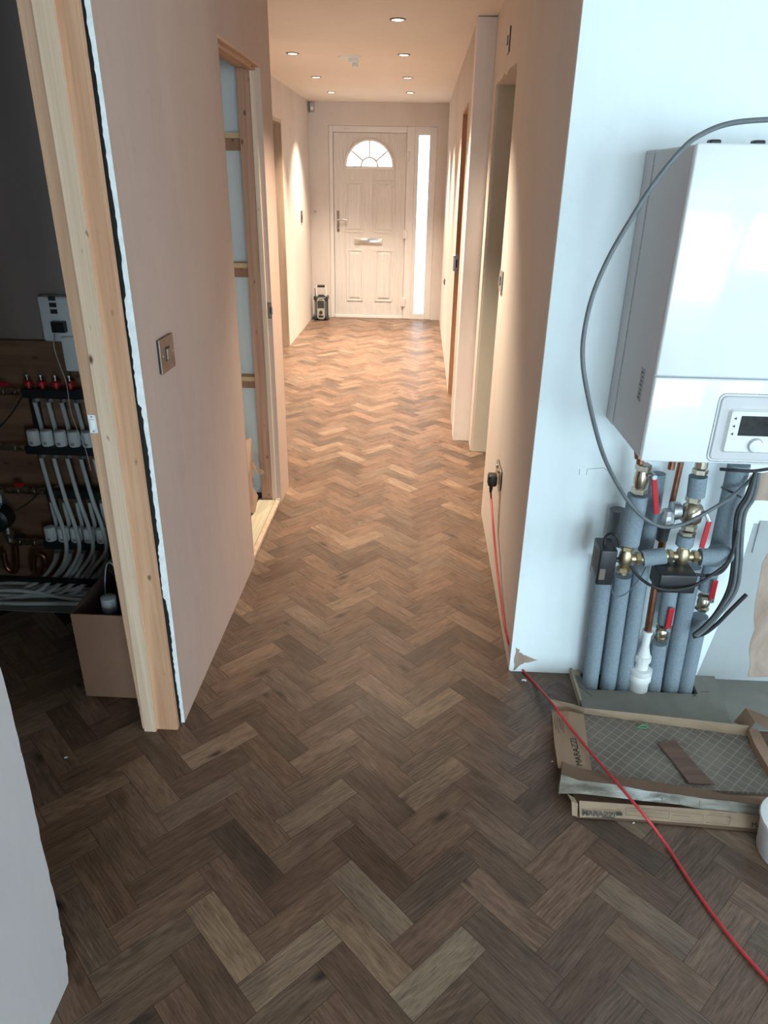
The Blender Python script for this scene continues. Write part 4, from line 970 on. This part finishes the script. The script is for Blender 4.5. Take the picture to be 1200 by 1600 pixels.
# left flap lying on the tile with print
lf = MB().sheet([[g(862, 1112, 0.052), g(888, 1111, 0.054), g(912, 1116, 0.048)], [g(866, 1160, 0.052), g(892, 1160, 0.055), g(918, 1162, 0.048)], [g(872, 1200, 0.052), g(897, 1203, 0.055), g(925, 1204, 0.048)]], 0.003).build('left_flap', M['cardboard'], t)
MB().sheet([[g(861, 1112, 0.052), g(866, 1160, 0.052), g(873, 1236, 0.050)], [g(864, 1122, 0.008), g(869, 1170, 0.008), g(875, 1244, 0.006)]], 0.003).build('left_wall', M['cardboard_dark'], t)
fo = g(909, 1196, 0.053); fdir = g(901, 1165, 0.053)-fo
text('left_flap_print', 'MARAZZI', 0.026, M['ink'], lf, g(911, 1197, 0.0555), fdir, Vector((-1, 0, 0)), bold=0.0)
for i in range(4):
    A = g(866+i*4.0, 1122+i*0.4, 0.0560); B = g(869+i*4.0, 1140+(i % 2)*5, 0.0560); MB().tube([A, B], 0.0011, 4).build('printed_line', M['ink_soft'], lf)
# front flap: inner card then filmed lower face curling down
f1 = [(879, 1190), (905, 1200), (960, 1212), (1010, 1220), (1060, 1228), (1096, 1232), (1140, 1242), (1222, 1254)]
f2 = [(877, 1212), (905, 1222), (960, 1228), (1010, 1238), (1060, 1244), (1096, 1250), (1140, 1254), (1222, 1266)]
f3 = [(872, 1240), (905, 1240), (960, 1246), (1010, 1252), (1060, 1257), (1096, 1264), (1140, 1268), (1222, 1280)]
ff = MB().sheet([[g(a, b, 0.056) for a, b in f1], [g(a, b-3, 0.066-0.006*(i % 2)) for i, (a, b) in enumerate(f2)]], 0.003).build('front_flap', M['cardboard_dark'], t)
sf = MB().sheet([[g(a, b-2.5, 0.066-0.006*(i % 2)) for i, (a, b) in enumerate(f2)], [g(a, b, 0.036) for a, b in f3]], 0.003).build('taped_side', M['film'], t, smooth=True, label='side covered in shiny clear tape')
def on_side(px, py): return g(px, py, 0.052)+Vector((0, -0.004, 0.002))
mb = MB()
for k in range(5):
    for j in range(4): 
        x0 = 900+k*9; mb.tube([on_side(x0, 1222.5+j*3.4+k*1.2), on_side(x0+6+(k*j) % 3, 1223.5+j*3.4+k*1.2)], 0.0006, 4)
for (a, b, c_, d) in [(1015, 1243, 1034, 1246), (1034, 1246, 1032, 1254), (1060, 1244, 1093, 1248), (1060, 1256, 1091, 1260), (1060, 1244, 1060, 1256), (1093, 1248, 1092, 1260), (1100, 1250, 1150, 1256), (1100, 1262, 1150, 1268)]:
    mb.tube([on_side(a, b), on_side(c_, d)], 0.0006, 4)
mb.build('side_print', M['ink_soft'], sf)
A = on_side(1163, 1270); B = on_side(1206, 1276)
text('side_lettering', 'MARAZZI', 0.026, M['ink'], sf, on_side(1213, 1264)+Vector((0, -0.002, 0)), A-B, Vector((0, 0, -1)), bold=0.0)
# right wall / crumpled flap
MB().sheet([[g(1168, 1134, 0.07), g(1178, 1160, 0.06), g(1212, 1220, 0.055)], [g(1170, 1156, Z0), g(1174, 1176, Z0), g(1204, 1232, Z0)]], 0.003).build('right_wall', M['cardboard_dark'], t)
o = MB().sheet([[g(1146, 1128, 0.045), g(1165, 1106, 0.085), g(1186, 1114, 0.08), g(1235, 1136, 0.07)], [g(1172, 1140, 0.05), g(1180, 1128, 0.075), g(1200, 1140, 0.07), g(1240, 1160, 0.06)]], 0.003).build('loose_card_flap', M['cardboard_dark'], origin=g(1180, 1130, 0.05)); tag(o, 'creased brown card flap sticking up behind the tile carton at right', 'cardboard')
o = MB().prism([g(1028, 1163, 0.043), g(1054, 1157, 0.043), g(1082, 1190, 0.043), g(1116, 1226, 0.046), g(1076, 1224, 0.046), g(1052, 1192, 0.043)], (0, 0, 0.003)).build('plank_offcut', M['offcut'], origin=g(1060, 1190, 0.043)); tag(o, 'dark brown floor plank offcut lying on the grid backed tile', 'plank')
o = MB().tube(spline([g(995, 1137, 0.046), g(1003, 1133, 0.050), g(1012, 1134, 0.050), g(1008, 1138, 0.046), g(998, 1136, 0.046)], 5), 0.0016, 6).build('green_tie', M['green'], origin=g(1003, 1135, 0.046)); tag(o, 'tiny green plastic tie lying on the tile carton', 'tie')
# lower flattened carton
t = empty('flattened_carton', g(1030, 1270, 0), 'flattened brown tile carton lying under the open one, printed front strip', 'carton')
MB().sheet([[g(895, 1238, 0.010), g(1000, 1240, 0.010), g(1225, 1262, 0.010)], [g(900, 1278, 0.004), g(1000, 1284, 0.004), g(1225, 1304, 0.004)]], 0.003).build('base', M['cardboard_dark'], t)
fs = MB().sheet([[g(905, 1251, 0.034), g(960, 1255, 0.034), g(1030, 1260, 0.034), g(1100, 1265, 0.034), g(1225, 1277, 0.034)], [g(906, 1277, 0.004), g(960, 1279, 0.003), g(1030, 1284, 0.003), g(1100, 1289, 0.003), g(1225, 1300, 0.003)]], 0.003).build('front_strip', M['cardboard'], t, label='pale front strip with printed lettering')
MB().sheet([[g(886, 1240, 0.036), g(897, 1246, 0.034)], [g(893, 1252, 0.036), g(903, 1256, 0.032)], [g(894, 1274, 0.006), g(902, 1276, 0.004)]], 0.003).build('end_tab', M['card_in'], t)
a = g(909, 1272, 0.010)+Vector((0, -0.004, 0)); b = g(957, 1276, 0.010)+Vector((0, -0.004, 0))
text('front_lettering', 'MARAZZI', 0.0205, M['ink'], fs, a, b-a, Vector((0, 0.5, 1)), bold=0.0003)
def os_(px, py):
    z = 0.034-(py-(1251+(px-905)*0.082))*0.00118; return g(px, py, max(z, 0.004))+Vector((0, -0.0035, 0.001))
MB().obox(os_(967, 1271), (0.008, 0.0, 0), (0, 0.001, 0.004), (0, -0.0006, 0.0002)).build('logo_mark', M['ink'], fs)
mb = MB()
for (x0, y0, x1, y1) in [(978, 1261, 1045, 1266), (977, 1272, 1044, 1278), (978, 1261, 977, 1272), (1045, 1266, 1044, 1278), (1000, 1268, 1040, 1271), (1048, 1267, 1098, 1272), (1047, 1280, 1098, 1284), (1098, 1272, 1098, 1284), (1104, 1272, 1142, 1276), (1102, 1284, 1138, 1288), (1142, 1276, 1138, 1288), (980, 1265, 996, 1266.5), (1050, 1272, 1078, 1275)]:
    mb.tube([os_(x0, y0), os_(x1, y1)], 0.0005, 4)
mb.build('printed_table', M['ink_soft'], fs)
text('end_lettering', 'MARAZZI', 0.018, M['ink'], fs, os_(1173, 1291), b-a, Vector((0, 0.5, 1)), bold=0.0)
# white tub in the bottom right corner
bp = fl(1216, 1345); bp = Vector((bp.x+0.045, bp.y+0.02, 0))
t = empty('white_tub', bp, 'white plastic tub at the right edge beside the cartons', 'tub')
MB().lathe(bp, (0, 0, 1), [(0, 0.082), (0.004, 0.086), (0.10, 0.095)], 32).build('body', M['white_plastic'], t, smooth=True)
MB().lathe(bp+Vector((0, 0, 0.098)), (0, 0, 1), [(0, 0.098), (0.006, 0.100), (0.012, 0.098), (0.013, 0.09)], 32).build('lid', M['white_plastic'], t, smooth=True)
# crumbs on the floor
for i, (px, py, s, lab) in enumerate([(818, 1063, 0.006, 'white plaster crumb by the foot of the boiler wall corner'), (863, 1190, 0.003, 'tiny white crumb left of the tile carton'), (990, 1286, 0.003, 'tiny white crumb in front of the flattened carton'), (103, 1184, 0.004, 'small pale splinter on the dark floor at left')]):
    p = fl(px, py, 0.0); mb = MB(); mb.obox(p+Vector((0, 0, s*0.3)), (s, 0.001, 0), (0, s*0.5, 0), (0, 0, s*0.3), s*0.15)
    if i == 0: mb.obox(p+Vector((0.006, -0.003, s*0.3)), (s*0.5, s*.5, 0), (-s*.3, s*0.4, 0), (0, 0, s*0.3), s*0.1)
    tag(mb.build('plaster_crumb' if i < 3 else 'wood_splinter', M['bead'], origin=p), lab, 'debris')

# ------------------------------------------------------------------ utility room: plywood, manifold, carton
NY = 2.40
ply = MB().box(-2.3, -0.83, 2.472, 2.498, 0.02, 1.008).build('plywood_backboard', M['plywood'], origin=(-1.5, 2.485, 0.02)); tag(ply, 'brown plywood backboard behind the heating manifold', 'board')
t = empty('wiring_centre', at(80, 495, 2.46), 'white heating wiring centre box tilted above the manifold', 'control box')
A = at(55, 468, 2.44); B = at(100, 520, 2.44)
MB().box(-1.305, -1.10, 2.445, 2.498, 1.012, 1.165, 0.008, 3).build('housing', M['white_plastic'], t, smooth=True)
a = at(83, 480, 2.444)
for i in range(3): MB().box(a.x-0.012, a.x+0.012, 2.4430, 2.4450, a.z+0.022-i*0.022, a.z+0.037-i*0.022).build('label_box', M['ink'], t)
a = at(93, 510, 2.44); MB().box(a.x-0.020, a.x+0.024, 2.42, 2.446, a.z-0.018, a.z+0.018).build('cable_gland', M['black'], t)
t = empty('pump_relay_box', at(105, 550, 2.45), 'tall white relay box on the plywood above the manifold', 'control box')
a = at(92, 525, 2.44); b = at(122, 580, 2.44)
MB().box(a.x+0.008, b.x+0.03, 2.43, 2.471, b.z, a.z, 0.006, 2).build('housing', M['white_plastic'], t)
def manifold(yrail, x0, x1, knobs, act, lab, rr=0.017):
    A = at(x0, yrail, NY); B = at(x1, yrail, NY); z = A.z
    t = empty('heating_manifold', (A.x, NY, z), lab, 'manifold', 'dark underfloor heating manifold rails')
    MB().box(A.x, B.x, NY-rr, NY+rr, z-rr, z+rr, 0.006, 2).build('rail', M['black'], t)
    for s in (-0.0, ):
        MB().box(A.x+0.01, A.x+0.03, NY, 2.472, z-0.01, z+0.01).box(B.x-0.03, B.x-0.01, NY, 2.472, z-0.01, z+0.01).build('bracket', M['steel'], t)
    for px in act:
        p = at(px, yrail, NY); q = Vector((p.x, NY, z-rr))
        mb = MB(); hexn(mb, q-Vector((0, 0, 0.008)), (0, 0, 1), 0.014, 0.013); mb.build('outlet_nut', M['steel'], t)
    for px in knobs[1]:
        p = at(px, yrail, NY); q = Vector((p.x, NY, z+rr))
        if knobs[0] == 'red':
            MB().lathe(q, (0, 0, 1), [(0, 0.008), (0.008, 0.008), (0.010, 0.017), (0.024, 0.016), (0.028, 0.010)], 14).build('flow_gauge', M['red'], t, smooth=True)
            MB().lathe(q+Vector((0, 0, 0.028)), (0, 0, 1), [(0, 0.003), (0.014, 0.003), (0.015, 0.006), (0.020, 0.006)], 8).build('gauge_stem', M['steel'], t)
        else:
            MB().lathe(q, (0, 0, 1), [(0, 0.019), (0.004, 0.022), (0.050, 0.0215), (0.056, 0.019), (0.058, 0.013)], 20).build('actuator_cap', M['white_plastic'], t, smooth=True)
            MB().box(q.x-0.006, q.x+0.006, NY-0.0235, NY-0.020, q.z+0.008, q.z+0.018).build('position_window', M['label_grey'], t)
    return A, B
m1 = manifold(613, 36, 158, ('red', (47, 68, 90, 112)), (54, 75, 96, 118), 'upper dark manifold rail with red flow gauges')
m2 = manifold(701, 42, 172, ('cap', (56, 77, 98, 119, 140)), (64, 84, 105, 126, 147), 'second dark manifold rail with white actuator caps')
m3 = manifold(770, 74, 178, ('none', ()), (80, 100, 120, 140, 158), 'third dark manifold rail behind the curved grey pipes')
m4 = manifold(849, 70, 184, ('cap', (82, 102, 122, 142, 161)), (88, 108, 128, 148, 168), 'lowest dark manifold rail with white actuator caps')
mid = [('pipes between the upper pair of manifold rails')]
M['pex'] = plain('grey_white_heating_pipe', srgb(196, 198, 196), 0.5, var=0.03)
names = ['leftmost', 'second', 'third', 'fourth', 'rightmost']
for i, px in enumerate((54, 75, 96, 118)):
    pipe('heating_pipe', [at(px, 628, NY), at(px+6, 650, NY+0.010), at(px+12, 675, NY+0.036), at(px+14, 712, NY+0.040)], 0.0078, M['pex'], names[i]+' short grey heating pipe below the upper rail with red gauges', 'pipe', 'short heating pipes under the upper rail')
for i, px in enumerate((64, 84, 105, 126, 147)):
    pipe('heating_pipe', [at(px, 716, NY-0.002), at(px+8, 745, NY-0.022), at(px+20, 785, NY-0.034), at(px+34, 825, NY-0.036), at(px+40, 860, NY-0.034), at(px+30-4*i, 890, NY-0.03), at(px-8, 925, NY-0.05+0.01*i), at(px-70, 938, NY-0.06+0.012*i)], 0.0078, M['pex'], names[i]+' long curved grey heating pipe from the second rail to the floor', 'pipe', 'long curved heating pipes')
for i, px in enumerate((80, 100, 120, 140, 158)):
    pipe('heating_pipe', [at(px, 784, NY), at(px+3, 800, NY+0.010), at(px+8, 820, NY+0.036), at(px+10, 850, NY+0.040), at(px+6, 880, NY+0.03), at(px-16, 905, NY+0.02)], 0.0078, M['pex'], names[i]+' grey heating pipe dropping behind the lowest white caps', 'pipe', 'heating pipes behind the lowest caps')
for i, px in enumerate((88, 108, 128, 148, 168)):
    pipe('heating_pipe', [at(px, 864, NY), at(px-4, 880, NY-0.004), at(px-22, 903, NY-0.012), at(px-60, 922, NY-0.02), at(px-130, 930-3*i, NY-0.03+0.015*i), at(px-200, 934-5*i, NY-0.02+0.015*i)], 0.0078, M['pex'], names[i]+' grey heating pipe fanning left from the lowest rail along the floor', 'pipe', 'fanning floor heating pipes')
for i in range(5):
    y0 = 2.31+0.028*i
    pipe('heating_pipe', [(-2.2, y0+0.01, 0.014+0.016*(i % 2)), (-1.8, y0, 0.014+0.016*(i % 2)), (-1.55, y0-0.01+0.02*(i % 2), 0.016+0.03*(i % 2)), (-1.3, y0+0.01, 0.013), (-1.0, y0, 0.013), (-0.86, y0+0.01, 0.013)], 0.0078, M['pex'], ['frontmost', 'second from front', 'middle', 'fourth from front', 'rearmost'][i]+' grey pipe lying across the utility floor', 'pipe', 'heating pipes lying on the floor')
o = MB().box(-2.0, -0.95, 2.33, 2.35, 0.098, 0.112).build('pipe_guide_rail', M['black'], origin=(-1.5, 2.34, 0.1)); tag(o, 'thin black guide rail above the floor pipes', 'rail')
cable('data_wire', [at(84, 522, 2.40), at(85, 545, 2.37), at(95, 575, 2.36), at(104, 600, 2.36), at(110, 640, 2.35), at(120, 670, 2.34), at(133, 700, 2.34), at(142, 735, 2.34)], 0.0016, M['pex'], 'thin white wire hanging from the wiring centre across the manifold', seg=6)
cable('black_probe_wire', [at(-5, 672, 2.38), at(15, 650, 2.39), at(36, 618, 2.39)], 0.003, M['black_rubber'], 'thin black wire slanting up to the upper rail at far left', seg=6)
cable('black_probe_wire', [at(24, 798, 2.38), at(45, 785, 2.39), at(66, 765, 2.39)], 0.003, M['black_rubber'], 'thin black wire slanting from the pump to the third rail', seg=6)
# connectors at the left
def connector(y, x0, x1, lab, handle):
    A = at(x0, y, NY); B = at(x1, y, NY); B.z = A.z
    t = empty('manifold_connector', A, lab, 'pipe fitting', 'manifold inlet fittings')
    d = (B-A); n = 5; mb = MB()
    mb.tube([A, B], 0.011, 12)
    for k in range(n): hexn(mb, A.lerp(B, (k+0.5)/n), d, 0.012, 0.0165 if k % 2 else 0.014)
    mb.build('union', M['nickel'], t)
    if handle:
        p = A.lerp(B, 0.35); MB().obox(p+Vector((0.0, 0, 0.026)), (0.018, 0, 0), (0, 0.006, 0), (0, 0, 0.008), 0.003).build('tap_handle', M['red'] if handle == 'r' else M['black'], t)
connector(611, -8, 36, 'brass inlet fitting with red tap left of the upper rail', 'r')
connector(698, -20, 42, 'brass inlet fitting left of the second rail', None)
connector(766, 10, 72, 'brass inlet fitting with red tap left of the third rail', 'r')
connector(846, 14, 70, 'brass inlet fitting with black tap left of the lowest rail', 'k')
t = empty('circulation_pump', at(8, 805, NY-0.02), 'black circulation pump at the left edge of the utility room', 'pump')
p = at(2, 806, NY-0.02)
MB().lathe(p+Vector((0, 0.03, 0)), (0, -1, 0), [(0, 0.035), (0.02, 0.050), (0.075, 0.050), (0.085, 0.040), (0.088, 0.02)], 24).build('motor_body', M['black'], t, smooth=True)
MB().tube([p+Vector((0, 0.02, 0.035)), p+Vector((0, 0.02, 0.10))], 0.014, 12).tube([p+Vector((0, 0.02, -0.035)), p+Vector((0, 0.02, -0.12))], 0.014, 12).build('pump_flange', M['steel'], t)
MB().lathe(p+Vector((0, 0.02, 0.085)), (0, 0, 1), [(0, 0.021), (0.02, 0.021)], 6).lathe(p+Vector((0, 0.02, -0.10)), (0, 0, 1), [(0, 0.021), (0.02, 0.021)], 6).build('pump_nut', M['nickel'], t)
pipe('copper_bend', [at(5, 862, NY), at(10, 885, NY), at(20, 893, NY), at(26, 885, NY), at(24, 850, NY)], 0.011, M['copper'], 'copper bend below the pump', 'pipe')
pipe('copper_bend', [at(52, 892, NY), at(53, 872, NY), at(60, 866, NY), at(70, 872, NY), at(71, 890, NY)], 0.011, M['copper'], 'copper bend under the lowest rail', 'pipe')
mb = MB().box(-1.262, -1.238, 2.43, 2.47, 0.60, 0.86)
a = at(50, 625, 2.44); 
mb = MB().box(a.x-0.012, a.x+0.012, 2.44, 2.471, at(55, 690, 2.44).z, a.z); o = mb.build('mounting_bracket', M['black'], origin=(a.x, 2.45, a.z)); tag(o, 'black vertical bracket at the left of the upper rails', 'bracket')
a = at(78, 775, 2.44); mb = MB().box(a.x-0.012, a.x+0.012, 2.44, 2.471, at(80, 835, 2.44).z, a.z); o = mb.build('mounting_bracket', M['black'], origin=(a.x, 2.45, a.z)); tag(o, 'black vertical bracket at the left of the lower rails', 'bracket')
# open carton behind the lining
CX0, CX1, CY0, CY1, CZ = -1.038, -0.822, 1.80, 2.12, 0.317
t = empty('open_cardboard_box', ((CX0+CX1)/2, 1.96, 0), 'open brown cardboard box on the dark floor behind the pine lining', 'box')
k = 0.004
MB().box(CX0, CX1, CY0, CY0+k, 0.001, CZ).build('front_panel', M['carton'], t)
MB().box(CX0, CX1, CY1-k, CY1, 0.001, CZ).build('back_panel', M['carton_in'], t)
MB().box(CX0, CX0+k, CY0+k, CY1-k, 0.001, CZ).build('side_panel', M['carton_in'], t)
MB().box(CX1-k, CX1, CY0+k, CY1-k, 0.001, CZ).build('side_panel', M['carton_in'], t)
MB().box(CX0+k, CX1-k, CY0+k, CY1-k, 0.001, 0.006).build('bottom', M['carton_in'], t)
p = at(172, 965, 1.87); 
t = empty('blue_bottle', (p.x, 1.88, 0.008), 'clear capped blue bottle standing in the open cardboard box', 'bottle')
MB().lathe((p.x, 1.88, 0.008), (0, 0, 1), [(0, 0.030), (0.20, 0.032), (0.25, 0.028), (0.28, 0.016)], 20).build('body', M['blue_bottle'], t, smooth=True)
MB().lathe((p.x, 1.88, 0.288), (0, 0, 1), [(0, 0.024), (0.045, 0.024), (0.05, 0.016)], 20).build('cap', M['label_grey'], t, smooth=True)
for i, (a, b) in enumerate([((160, 960), (168, 880)), ((157, 965), (164, 890))]):
    A = at(*a, 1.93); B = at(*b, 2.02)
    cable('loose_wire', [Vector((A.x, 1.93, 0.02)), A.lerp(B, 0.3)+Vector((0.005, 0, 0)), B, B+Vector((0.03, 0.03, -0.06))], 0.0022, M['pex' if i == 0 else 'black_rubber'], ['thin white wire sticking up out of the open cardboard box', 'thin black wire sticking up out of the open cardboard box'][i], seg=6)
